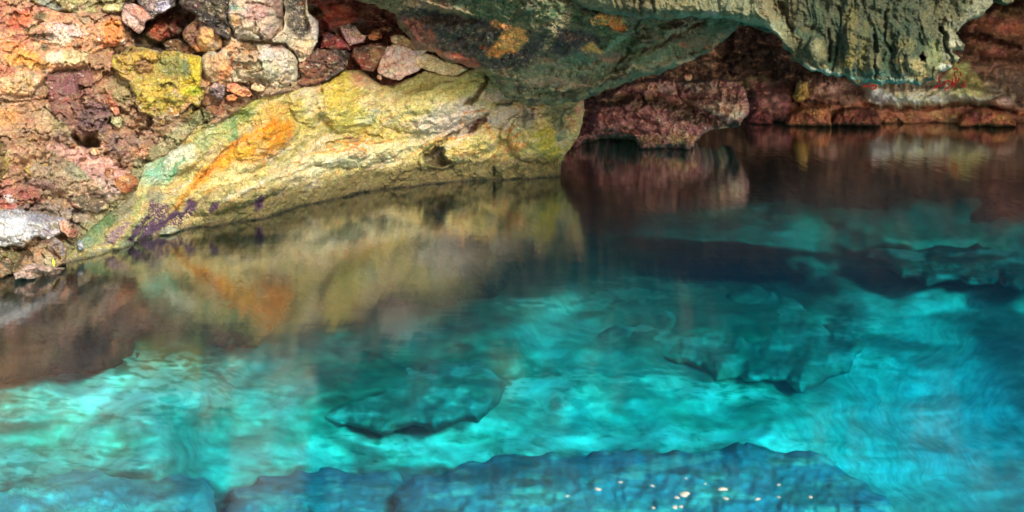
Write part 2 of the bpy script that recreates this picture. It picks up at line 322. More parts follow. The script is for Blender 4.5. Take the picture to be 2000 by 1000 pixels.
# ceiling over the middle of the pool: an underside that slopes down towards the back
ceil_poly = [(590, -620), (1700, -620), (1700, -60), (1620, 60), (1500, 64), (1445, 44), (1436, 60), (1410, 82), (1385, 100), (1345, 122), (1300, 140), (1250, 152), (1200, 172), (1140, 194), (1085, 206), (1030, 206), (985, 188), (955, 152),
             (930, 132), (905, 128), (870, 118), (845, 100), (812, 98), (800, 76), (780, 55), (772, 30), (730, 8), (640, -12)]
rock('cave_ceiling', ceil_poly, ZC, '#5c6650', [
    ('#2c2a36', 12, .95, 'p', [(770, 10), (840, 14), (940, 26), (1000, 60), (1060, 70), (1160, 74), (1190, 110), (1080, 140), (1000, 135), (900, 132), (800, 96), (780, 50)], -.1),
    ('#7a5a50', .3, .8, 'e', (830, 92, 34, 14, 20)), ('#74463a', .3, .9, 'e', (805, 52, 20, 16)), ('#9c5646', .3, .9, 'e', (905, 118, 34, 12, 18), .0), ('#8a5248', .4, .8, 'e', (830, 70, 30, 14, 20), -.1), ('#a87868', .4, .7, 'e', (860, 105, 30, 8, 20), .0),
    ('#857866', .4, .9, 'e', (850, 12, 60, 9, 8)), ('#7a6a58', 4, .8, 's', (9, [(830, 8), (880, 22), (910, 36)])), ('#3a5648', .4, .85, 'e', (920, 2, 60, 9)),
    ('#2a4a32', .35, .9, 'e', (990, 22, 90, 24, 5), -.1), ('#20282a', .4, .7, 'e', (960, 60, 60, 18), .1), ('#2f5038', .35, .9, 'e', (1150, 42, 60, 24, 10), -.1), ('#365a40', .4, .8, 'e', (1210, 90, 50, 26, 20), 0),
    ('#2c5438', .4, .8, 'e', (1095, 30, 40, 26), .05), ('#241c2c', .35, .8, 'e', (1110, 72, 70, 15, 5), 0), ('#241c2c', .35, .7, 'e', (1010, 95, 50, 18), .1), ('#b0a890', .3, .8, 'e', (1095, 45, 16, 34, 25), .25),
    ('#d9a964', .25, .95, 'e', (1000, 78, 32, 22, -20), -.1), ('#cf9256', .3, .9, 'e', (975, 50, 22, 9, 20), .1), ('#c9954e', .3, .9, 'e', (975, 98, 26, 12, -20), 0), ('#cfa760', .25, .95, 'e', (1186, 40, 30, 14), -.05), ('#c58c48', .3, .9, 'e', (1205, 50, 14, 12)),
    ('#c79e5c', .3, .95, 'e', (1157, 95, 20, 9, 10), 0), ('#b4aa88', .4, .7, 'e', (1075, 75, 12, 40, 35), .35), ('#7c3c2c', .3, .9, 'e', (945, 90, 8, 7)),
    ('#75806c', .5, .8, 'e', (1120, 130, 90, 24, -6), -.2), ('#4f7464', .4, .8, 'e', (1130, 118, 30, 12)), ('#94887a', .4, .8, 'e', (1080, 160, 50, 10, 5)), ('#8a6a5e', .4, .7, 'e', (1190, 112, 30, 9)),
    ('#6b7a62', .4, .8, 'e', (1300, 90, 80, 30, -25)), ('#87907a', .4, .8, 'e', (1290, 125, 60, 12, -12)), ('#4c5e4e', 5, .8, 's', (16, [(1070, 196), (1150, 172), (1230, 145), (1290, 135)])), ('#9c9a80', 3, .8, 's', (5, [(1080, 176), (1180, 160), (1240, 132), (1280, 140)])),
    ('#a3a090', .4, .8, 'e', (1330, 60, 50, 14, -30), .1), ('#7c6a50', .4, .8, 'e', (1370, 75, 50, 12, -25)), ('#e0b896', .3, .9, 'e', (1340, 121, 14, 5, -15)), ('#c98a62', .3, .8, 'e', (1400, 80, 26, 5, -42), .1), ('#b46c4a', .3, .8, 'e', (1342, 88, 14, 3, 5)),
    ('#4a5a3c', .4, .7, 'e', (1400, 55, 34, 12, -15)), ('#35303a', .3, .8, 'e', (1262, 82, 14, 5)), ('#50402e', .4, .8, 'e', (1310, 82, 30, 8, -20)), ('#6f9a86', .3, .6, 'e', (1215, 78, 40, 6, -35)),
    ('#7d8a66', .4, .9, 'e', (1200, -180, 500, 120)), ('#9a8f66', .4, .8, 'e', (900, -300, 260, 120)),
], [
    ('c', .16, 3, [(1200, 142), (1202, 130), (1220, 112), (1228, 95)]), ('c', .12, 3, [(1228, 104), (1260, 98), (1300, 80), (1345, 55), (1380, 40)]), ('c', .10, 3, [(1240, 60), (1250, 30)]),
    ('P', .18, 12, [(1075, 205), (1150, 166), (1230, 136), (1300, 118), (1390, 92), (1350, 130), (1250, 156), (1140, 200)]),
    ('P', .07, 14, [(970, 40), (1010, 55), (1035, 80), (1020, 105), (985, 112), (960, 100), (968, 75)]), ('b', .04, (1186, 40, 36, 20)),
    ('b', .3, (1110, 60, 110, 60, 10)), ('P', -.3, 14, [(800, 22), (860, 18), (930, 32), (940, 46), (880, 52), (820, 44)]), ('P', -.25, 10, [(770, 48), (800, 52), (790, 64), (768, 60)]), ('P', .18, 10, [(830, 2), (900, 12), (935, 34), (900, 30), (850, 18)]),
    ('b', .22, (1300, 95, 90, 40, -25)), ('c', .08, 2.5, [(1010, 178), (1080, 186), (1140, 180)]),
], seed=2, s=1.8, rough=(.10, .05, .028), edge=12, depth=.25, crag=.06, strata=(-20, .05), gain=1.35, veins=[('#1a1822', .85, 14, 8, 10, .22), ('#2a2434', .6, 40, 16, 10, .15), ('#2c5236', .5, 30, 20, 0, .2), ('#a39a80', .6, 14, 8, -15, .33), ('#c8b48c', .7, 5, 4, 0, .45), ('#7a6a5c', .5, 50, 18, -20, .22)], tone=(1.2, 1., .8), mat=M_WET, kind='structure', skirt=1.6, amp=3)

# far wall of the cavern, in shade
back_poly = [(850, -700), (3000, -700), (3200, 100), (3100, 560), (2000, 540), (850, 540)]
rock('back_wall', back_poly, ZBK, '#5a3a30', [
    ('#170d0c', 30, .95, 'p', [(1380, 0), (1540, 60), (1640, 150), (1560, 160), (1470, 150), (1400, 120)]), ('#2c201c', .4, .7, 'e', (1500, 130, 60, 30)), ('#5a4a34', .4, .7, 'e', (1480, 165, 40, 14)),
    ('#7c4444', 8, .9, 'p', [(1470, 165), (1545, 165), (1550, 238), (1455, 238), (1460, 205)]), ('#8c5a54', .4, .7, 'e', (1505, 195, 16, 34)), ('#5c2c2c', .4, .8, 'e', (1490, 225, 36, 12)),
    ('#6b4840', 8, .9, 'p', [(1580, 150), (1690, 165), (1700, 205), (1580, 205)]), ('#8f6a60', .4, .7, 'e', (1615, 175, 20, 10)),
    ('#a8927c', 7, .95, 'p', [(1678, 150), (1760, 160), (1830, 150), (1930, 160), (1985, 190), (1975, 214), (1900, 205), (1860, 202), (1800, 212), (1730, 208), (1700, 195)]),
    ('#cdb48e', 6, .9, 'p', [(1700, 178), (1760, 186), (1850, 186), (1940, 188), (1960, 205), (1900, 200), (1860, 198), (1800, 206), (1740, 202)]), ('#d8bfa8', .4, .8, 'e', (1720, 190, 26, 12, 15)), ('#9c8c52', 8, .9, 'p', [(1860, 125), (1890, 130), (1925, 165), (1920, 185), (1860, 180), (1850, 145)]), ('#8a8a58', .4, .7, 'e', (1880, 135, 18, 14)),
    ('#b08068', .4, .7, 'e', (1765, 166, 40, 10)), ('#9a6a56', .4, .8, 'e', (1960, 135, 60, 14)), ('#7a5c50', .4, .8, 'e', (1975, 165, 40, 22)), ('#b08a78', .4, .8, 'e', (1975, 200, 14, 20)), ('#a8725a', .4, .8, 'e', (1985, 220, 30, 14)),
    ('#96563e', 5, .95, 'p', [(1555, 206), (1640, 203), (1730, 210), (1800, 213), (1860, 204), (1960, 214), (2100, 214), (2100, 250), (1530, 250)]), ('#b07850', .4, .8, 'e', (1850, 225, 34, 12), 0), ('#b5764c', .4, .8, 'e', (1640, 222, 40, 12), 0), ('#6a3630', .4, .8, 'e', (1680, 225, 30, 12), 0), ('#703a30', .4, .8, 'e', (1900, 225, 30, 9)),
    ('#74422f', 10, .9, 'p', [(1890, 30), (2100, -20), (2100, 125), (1960, 120), (1890, 105), (1870, 90)]), ('#a85a44', .4, .8, 'e', (1975, 55, 34, 14, 10)), ('#a0544a', .4, .8, 'e', (1940, 105, 26, 10, 8)), ('#44201a', .4, .9, 'e', (1930, 75, 40, 8, 15)), ('#4c3a20', .4, .8, 'e', (1975, 22, 30, 10)), ('#7c3c2c', .4, .7, 'e', (1925, 48, 20, 9)),
    ('#5c1c1c', .3, .6, 'e', (1770, 205, 60, 3), .3),
], [
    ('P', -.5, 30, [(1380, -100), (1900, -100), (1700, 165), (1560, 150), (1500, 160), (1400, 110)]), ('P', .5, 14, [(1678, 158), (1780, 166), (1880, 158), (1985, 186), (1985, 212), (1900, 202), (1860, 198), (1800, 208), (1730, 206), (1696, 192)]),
    ('c', .35, 3.5, [(1690, 204), (1740, 212), (1810, 212), (1855, 202), (1900, 206), (1980, 218)]), ('P', .6, 16, [(1890, 20), (2200, -40), (2200, 128), (2040, 124), (1960, 122), (1900, 108), (1872, 88)]),
    ('P', .5, 16, [(1470, 180), (1530, 165), (1556, 180), (1545, 245), (1450, 245)]), ('P', .3, 10, [(1560, 208), (1630, 204), (1640, 245), (1550, 245)]), ('b', .3, (1700, 226, 32, 14)), ('b', .35, (1930, 232, 50, 20)),
    ('c', .2, 3, [(1555, 200), (1640, 204)]), ('c', .3, 4, [(1890, 66), (1930, 74), (1990, 92)]),
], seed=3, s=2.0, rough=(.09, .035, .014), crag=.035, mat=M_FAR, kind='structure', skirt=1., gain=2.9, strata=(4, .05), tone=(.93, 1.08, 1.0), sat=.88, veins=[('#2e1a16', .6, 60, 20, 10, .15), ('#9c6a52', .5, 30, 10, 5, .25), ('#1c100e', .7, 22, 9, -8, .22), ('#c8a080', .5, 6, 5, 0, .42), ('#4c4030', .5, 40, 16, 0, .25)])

def slab(name, xs, ys, zf, base, mat, seed, gain=1, kind='structure'):
    X, Y = np.meshgrid(xs, ys); Z = zf(X, Y); ny, nx = X.shape
    co = np.stack([X, Y, Z], -1).reshape(-1, 3); i = np.arange(nx * ny).reshape(ny, nx)
    f = np.stack([i[:-1, :-1], i[:-1, 1:], i[1:, 1:], i[1:, :-1]], -1).reshape(-1, 4)
    me = bpy.data.meshes.new(name); me.from_pydata(co.tolist(), [], f.tolist()); me.polygons.foreach_set('use_smooth', np.ones(len(f), bool))
    c = np.ones((len(co), 4)); c[:, :3] = lin(base) * gain; c[:, :3] *= (1 + .3 * fbm(X, Y, 3, seed).ravel())[:, None]
    me.color_attributes.new('mineral', 'FLOAT_COLOR', 'POINT').data.foreach_set('color', c.ravel())
    me.materials.append(mat); o = bpy.data.objects.new(name, me); put(o, name, kind=kind); return o
# roof of the cavern behind the hanging rock, and the walls that close it on either side
slab('cave_roof', np.linspace(-9, 26, 90), np.linspace(9.6, 24, 60), lambda X, Y: 3.1 + .5 * fbm(X / 3, Y / 3, 3, 5) + 1.6 * sstep(-.5, -4, X) - 0. * Y + .8 * sstep(11, 9.6, Y), '#6a4a3c', M_FAR, 5)
slab('cave_roof', np.linspace(-30, 26, 60), np.linspace(20, 24, 12), lambda X, Y: -1 + 7 * sstep(24, 20.6, Y), '#4a3028', M_FAR, 6)

# ------------------------------------------------------------------ the rock things
RK = 'rocks in the cliff beside the pool'
# the long yellow limestone face that runs down to the water
rock('limestone_outcrop', out_poly, lambda x, y: ZL(x, y) + .002 * np.clip(y - yw(x), 0, 60) ** 1.5, '#cdbb7a', [
    # upper yellow
    ('#c9b45a', .4, .8, 'e', (560, 225, 70, 40)), ('#c3aa40', .4, .9, 'e', (670, 165, 40, 26)), ('#d3b84c', .4, .8, 'e', (665, 215, 40, 36)), ('#c8bd62', .4, .8, 'e', (690, 240, 40, 34)), ('#d2c67c', .4, .85, 'e', (820, 190, 80, 36, -12)),
    ('#ccc474', .4, .8, 'e', (905, 170, 40, 24, -30)), ('#a8b070', .4, .8, 'e', (945, 140, 24, 10, -25)), ('#6f9a72', .3, .8, 'e', (960, 142, 12, 5, -30)), ('#d8c08a', .4, .7, 'e', (750, 200, 40, 24)), ('#cdb487', .4, .8, 'e', (715, 160, 24, 12, 35)), ('#d99f74', .4, .85, 'e', (705, 152, 18, 14, 30)),
    ('#e0cfa4', .4, .7, 'e', (610, 200, 20, 26)), ('#dcae5a', .4, .8, 'e', (535, 215, 24, 20)), ('#a9a752', .4, .8, 'e', (480, 210, 40, 14, -25)), ('#7d9048', .4, .9, 'e', (462, 232, 36, 12, -25)), ('#5f9060', .35, .9, 'e', (455, 256, 9, 26, 10)), ('#a7b070', .4, .8, 'e', (420, 260, 34, 22, -30)), ('#8aa060', .4, .8, 'e', (395, 282, 18, 16)),
    # orange flame
    ('#ea9424', 8, 1, 'p', [(372, 372), (385, 345), (420, 312), (465, 270), (500, 244), (540, 235), (572, 242), (576, 262), (560, 290), (536, 300), (505, 296), (470, 312), (430, 330), (400, 352)]), ('#e8b648', 6, .9, 'p', [(430, 312), (480, 276), (535, 268), (548, 282), (520, 290), (480, 300), (440, 325)]),
    ('#e8962a', .3, .9, 'e', (524, 264, 50, 24, -22)), ('#e8b648', .4, .7, 'e', (500, 285, 36, 10, -25)), ('#d98e38', .4, .9, 'e', (500, 312, 34, 9, -15)), ('#a98a4c', .35, .8, 'e', (490, 325, 26, 12, -15), .05), ('#e2a040', 4, .9, 's', (11, [(345, 405), (362, 382), (380, 350), (400, 330)])), ('#eddc9a', .4, .7, 'e', (455, 345, 50, 14, -25)), ('#e8dcae', .4, .8, 'e', (590, 330, 60, 24, -15)),
    ('#9ac0a0', .4, .9, 'e', (312, 335, 40, 26, -20)), ('#dde2c4', .4, .9, 'e', (345, 305, 34, 20, -20)), ('#69aa7c', .3, .8, 'e', (312, 322, 16, 9, -35)), ('#5ca070', 4, .9, 's', (8, [(330, 352), (345, 325), (362, 310)])), ('#7cc09c', .3, .8, 'e', (300, 340, 16, 8, -20)), ('#c8b080', .4, .7, 'e', (300, 372, 16, 8)), ('#a4b26e', 4, .8, 's', (9, [(262, 420), (272, 400), (282, 380)])),
    # cream and white below
    ('#e4dcae', .4, .8, 'e', (700, 305, 110, 22, -12)), ('#d7c9b4', .4, .85, 'e', (860, 235, 70, 28, -25)), ('#d9c9c0', .4, .7, 'e', (905, 235, 50, 20, -25)), ('#cbbcae', 4, .8, 's', (10, [(890, 270), (930, 240), (990, 225)])), ('#d0b860', .4, .7, 'e', (760, 262, 60, 16)), ('#cfd2a0', .4, .7, 'e', (715, 235, 18, 8)), ('#a0aca0', .3, .7, 'e', (730, 222, 14, 4, 10)),
    ('#c8bca6', .4, .8, 'e', (1000, 230, 50, 26)), ('#bfb26a', .4, .85, 'e', (1050, 275, 50, 34)), ('#b8a93c', 8, .9, 'p', [(1040, 255), (1080, 245), (1090, 290), (1100, 320), (1060, 320), (1050, 290)]), ('#d8c070', .4, .7, 'e', (920, 290, 50, 16)), ('#64745a', 6, .9, 'p', [(1068, 205), (1130, 200), (1120, 225), (1100, 262), (1080, 245), (1066, 225)]), ('#70806c', .4, .8, 'e', (1095, 262, 12, 20)),
    ('#cdaa80', .35, .9, 'e', (1115, 238, 12, 14)), ('#c49a80', .3, .9, 'e', (1135, 205, 8, 20)), ('#d8c890', .3, .9, 'e', (1136, 238, 6, 18, 15)), ('#a09a70', .4, .8, 'e', (1108, 280, 12, 14)), ('#8f8f78', .35, .8, 'e', (1030, 232, 16, 18)), ('#6c4a4c', .3, .8, 'e', (1040, 222, 5, 12)), ('#d9b8a6', .4, .8, 'e', (965, 185, 22, 12)), ('#b2ad78', .4, .8, 'e', (955, 165, 16, 14)),
    ('#8a8a60', .4, .8, 'e', (962, 150, 14, 12)), ('#53684a', .3, .8, 'e', (985, 205, 22, 4, -15)), ('#c8b8a4', .3, .9, 'e', (1035, 192, 30, 6)), ('#5a6454', .35, .9, 'e', (1100, 190, 50, 7, -5)),
    # orange trails
    ('#e0903a', 3, .9, 's', (4, [(640, 282), (700, 276), (730, 278), (765, 276)])), ('#e08c34', 3, .95, 's', (6, [(660, 292), (690, 285), (715, 292)])), ('#dd9440', 3, .8, 's', (4, [(570, 320), (610, 302), (650, 290)])), ('#d98a3c', 3, .7, 's', (3, [(560, 335), (600, 318)])), ('#e0923c', 3, .9, 's', (4, [(905, 222), (940, 218), (950, 216)])), ('#dd9040', 3, .8, 's', (3, [(890, 250), (900, 235), (912, 222)])),
    ('#e08c38', 3, .9, 's', (5, [(878, 272), (900, 268), (922, 262)])), ('#e08c38', 3, .9, 's', (4, [(952, 240), (958, 258), (960, 268)])), ('#dd8e3c', 3, .8, 's', (5, [(998, 245), (992, 262), (984, 275), (1005, 268), (1018, 258)])), ('#dc9a50', 3, .8, 's', (4, [(984, 275), (970, 295), (962, 310)])), ('#d99c58', .4, .9, 'e', (1010, 288, 24, 9, -10)), ('#d99c58', 3, .8, 's', (5, [(992, 290), (986, 305), (982, 318)])), ('#da9648', 3, .8, 's', (3, [(800, 305), (815, 290), (830, 278)])), ('#da9648', 3, .8, 's', (3, [(770, 290), (775, 300), (768, 312)])), ('#da9c50', 3, .8, 's', (3, [(840, 300), (846, 318)])), ('#e09a3a', 3, .8, 's', (4, [(1014, 208), (1018, 218)])), ('#d99a58', .4, .7, 'e', (915, 300, 30, 5)),
    ('#9c6a4a', .35, .9, 'e', (700, 302, 20, 9), .05), ('#8a6c5a', .35, .8, 'e', (745, 308, 12, 6), .05), ('#a07050', .35, .8, 'e', (688, 270, 18, 5)), ('#7c4432', 3, .9, 'p', [(905, 256), (925, 242), (950, 228), (948, 240), (930, 256), (912, 260)]),
    # shade painted into the hollow, dark bits and waterline band
    ('#4e3a26', 5, .95, 'p', [(820, 302), (845, 284), (868, 282), (872, 310), (890, 325), (860, 330), (830, 326)], -.3), ('#3c3020', .4, .7, 'e', (852, 300, 18, 20), .1),
    ('#75693c', 6, .9, 'p', [(330, 460), (400, 432), (520, 395), (640, 365), (700, 345), (800, 325), (900, 322), (985, 312), (1060, 305), (1098, 322), (1098, 390), (330, 500)], .0), ('#5e5230', 8, .75, 'p', [(780, 345), (860, 325), (960, 322), (1050, 318), (1098, 325), (1098, 360), (780, 380)], .05), ('#8c5e40', .4, .8, 'e', (850, 352, 80, 10, -6), -.1), ('#94684a', .4, .7, 'e', (720, 370, 50, 10, -15), .0),
    ('#aaa05a', .4, .7, 'e', (560, 402, 70, 14, -14), .05), ('#50402a', .4, .8, 'e', (1000, 318, 14, 9), .1), ('#50402a', .4, .8, 'e', (1050, 315, 12, 9), .1), ('#4c3626', .4, .7, 'e', (705, 350, 16, 9), .15), ('#ece2c8', .35, .8, 'e', (605, 360, 22, 9, -25), .0), ('#7c8a3a', .4, .6, 'e', (930, 332, 40, 8), .2), ('#8a9440', .4, .7, 'e', (470, 415, 60, 12, -14), .25), ('#50664a', .4, .7, 'e', (1090, 345, 60, 5), 0),
], [
    ('b', .16, (520, 270, 70, 36, -25)), ('b', .07, (490, 322, 34, 16, -15)), ('b', .22, (680, 205, 60, 56, 10)), ('b', .14, (600, 205, 34, 44, -20)), ('b', .2, (850, 210, 110, 46, -14)), ('b', .16, (700, 300, 90, 26, -8)), ('b', .08, (702, 300, 22, 12)), ('b', .18, (900, 290, 90, 30, -20)), ('b', .24, (1050, 270, 60, 50)), ('b', .12, (1115, 238, 20, 30)),
    ('b', .15, (360, 310, 50, 26, -30)), ('b', .18, (470, 380, 110, 26, -18)), ('b', .14, (250, 440, 50, 26, -35)), ('b', .10, (240, 482, 22, 12, -15)), ('b', .08, (335, 452, 26, 8, -15)),
    ('c', .12, 2.6, [(820, 303), (845, 284), (880, 264), (905, 252), (930, 236), (952, 224)]), ('P', -.28, 9, [(822, 304), (845, 286), (868, 284), (872, 308), (884, 322), (850, 326), (830, 322)]), ('P', -.14, 5, [(904, 258), (925, 242), (950, 228), (946, 240), (925, 256)]),
    ('c', .13, 3.5, [(970, 204), (985, 200), (1010, 192), (1040, 184), (1060, 186)]), ('P', -.25, 6, [(905, 205), (930, 178), (955, 140), (975, 128), (960, 150), (940, 180), (922, 208)]), ('c', .06, 2, [(640, 282), (680, 270), (712, 262), (745, 272)]), ('P', .12, 5, [(1020, 200), (1045, 206), (1055, 215), (1040, 232), (1030, 225)]),
    ('c', .05, 2, [(372, 372), (420, 312), (465, 270), (500, 244)]), ('c', .06, 2.5, [(470, 385), (520, 360), (600, 330), (640, 320)]), ('r', .05, 3, [(262, 470), (285, 430), (300, 400)]), ('r', .05, 3, [(345, 405), (372, 372), (400, 330)]), ('c', .05, 2.5, [(520, 385), (508, 396), (500, 412)]),
    ('P', .10, 6, [(972, 260), (990, 232), (1010, 225), (1015, 250), (985, 280)]), ('r', .05, 4, [(600, 420), (640, 400), (700, 370)]), ('c', .08, 2.5, [(960, 330), (962, 345)]), ('c', .05, 2, [(745, 372), (780, 345), (820, 330)]),
], seed=11, s=1.3, rough=(.08, .018, .011), edge=7, depth=.13, veins=[('#efe4cc', .35, 70, 16, -28, .2), ('#c9ada0', .35, 60, 22, -30, .25), ('#8e8a3e', .45, 26, 20, -20, .22), ('#cf9a48', .5, 60, 12, -28, .25), ('#b4b06a', .5, 34, 26, 10, .15), ('#7d6a50', .35, 9, 7, 0, .35), ('#f2ead8', .6, 9, 6, -20, .38), ('#54452c', 1., 4.5, 3.5, -10, .5)], crag=.010, strata=(-24, .05), gain=.72, sat=1.05, band=('#6b5f36', .34, .85), mat=M_SOFT, skirt=.9, amp=1.6, mott=.26, late=[
    ('#563a58', 5, .97, 'p', [(262, 440), (285, 412), (300, 392), (335, 398), (325, 425), (350, 412), (372, 388), (390, 395), (384, 412), (350, 438), (315, 452), (285, 468), (255, 476), (236, 480), (250, 462)], -.6), ('#46304c', .3, .8, 'e', (340, 432, 34, 14, -40), .0), ('#8e7080', 6, .85, 'p', [(195, 478), (215, 450), (240, 432), (258, 435), (240, 462), (215, 480)], -.2), ('#50304a', .3, .95, 'e', (509, 396, 7, 16, 15)), ('#52384e', .3, .95, 'e', (419, 405, 9, 14, 5)),
    ('#9cb070', 3, .9, 's', (4, [(285, 412), (265, 440), (248, 464)])), ('#b2b86c', 3, .8, 's', (3, [(300, 420), (282, 445), (262, 470)])), ('#d8bc7c', .3, .8, 'e', (380, 425, 10, 12, 30), .15), ('#d8c088', .3, .9, 'e', (355, 432, 44, 14, -30), .3), ('#d8c088', .3, .8, 'e', (300, 415, 40, 20, -30), .42),
    ('#587a44', .4, .9, 'e', (200, 430, 28, 18, -35), .0), ('#6f8a5c', .4, .8, 'e', (180, 458, 28, 22, -40), .0), ('#86a080', .4, .8, 'e', (165, 475, 26, 18), .1), ('#9c9a70', .4, .7, 'e', (150, 495, 30, 12), .1), ('#7c7a60', .4, .8, 'e', (240, 405, 30, 18, -30)), ('#8f8a72', .4, .8, 'e', (305, 385, 22, 12)), ('#b0bc90', .3, .8, 'e', (240, 480, 22, 9, -20), -.1), ('#b8c0a8', .3, .7, 'e', (190, 495, 30, 6, -15), .1), ('#ccd0b0', .3, .8, 'e', (330, 450, 18, 5, -15)), ('#8296a0', .3, .8, 'e', (156, 474, 7, 7)),
    ('#71805a', .4, .8, 'e', (-200, 560, 200, 60)),],
    label='long pale yellow limestone face with an orange stain, sloping down into the pool', cat='rock face')

# the flowstone that hangs from the roof at the right
cur_poly = [(1075, -700), (2250, -760), (2300, -120), (2120, -60), (2010, -14), (1988, -2), (1972, 8), (1955, 6), (1948, -8), (1940, -6), (1936, 12), (1920, 26), (1903, 38), (1888, 44), (1872, 58), (1866, 66), (1872, 76), (1884, 86), (1882, 97), (1864, 98), (1862, 104), (1872, 112), (1870, 121), (1856, 122),
            (1858, 134), (1846, 138), (1832, 142), (1826, 156), (1812, 160), (1798, 168), (1786, 163), (1760, 165), (1740, 162), (1722, 168), (1700, 160), (1680, 166), (1664, 162), (1652, 150), (1630, 150), (1600, 142), (1578, 136), (1566, 126), (1548, 118), (1542, 104),
            (1530, 94), (1526, 76), (1508, 62), (1490, 50), (1462, 46), (1440, 42), (1418, 34), (1396, 38), (1380, 36), (1350, 32), (1310, 40), (1280, 36), (1250, 38), (1215, 30), (1185, 26), (1160, 22), (1140, 12), (1118, 2), (1090, -6)]
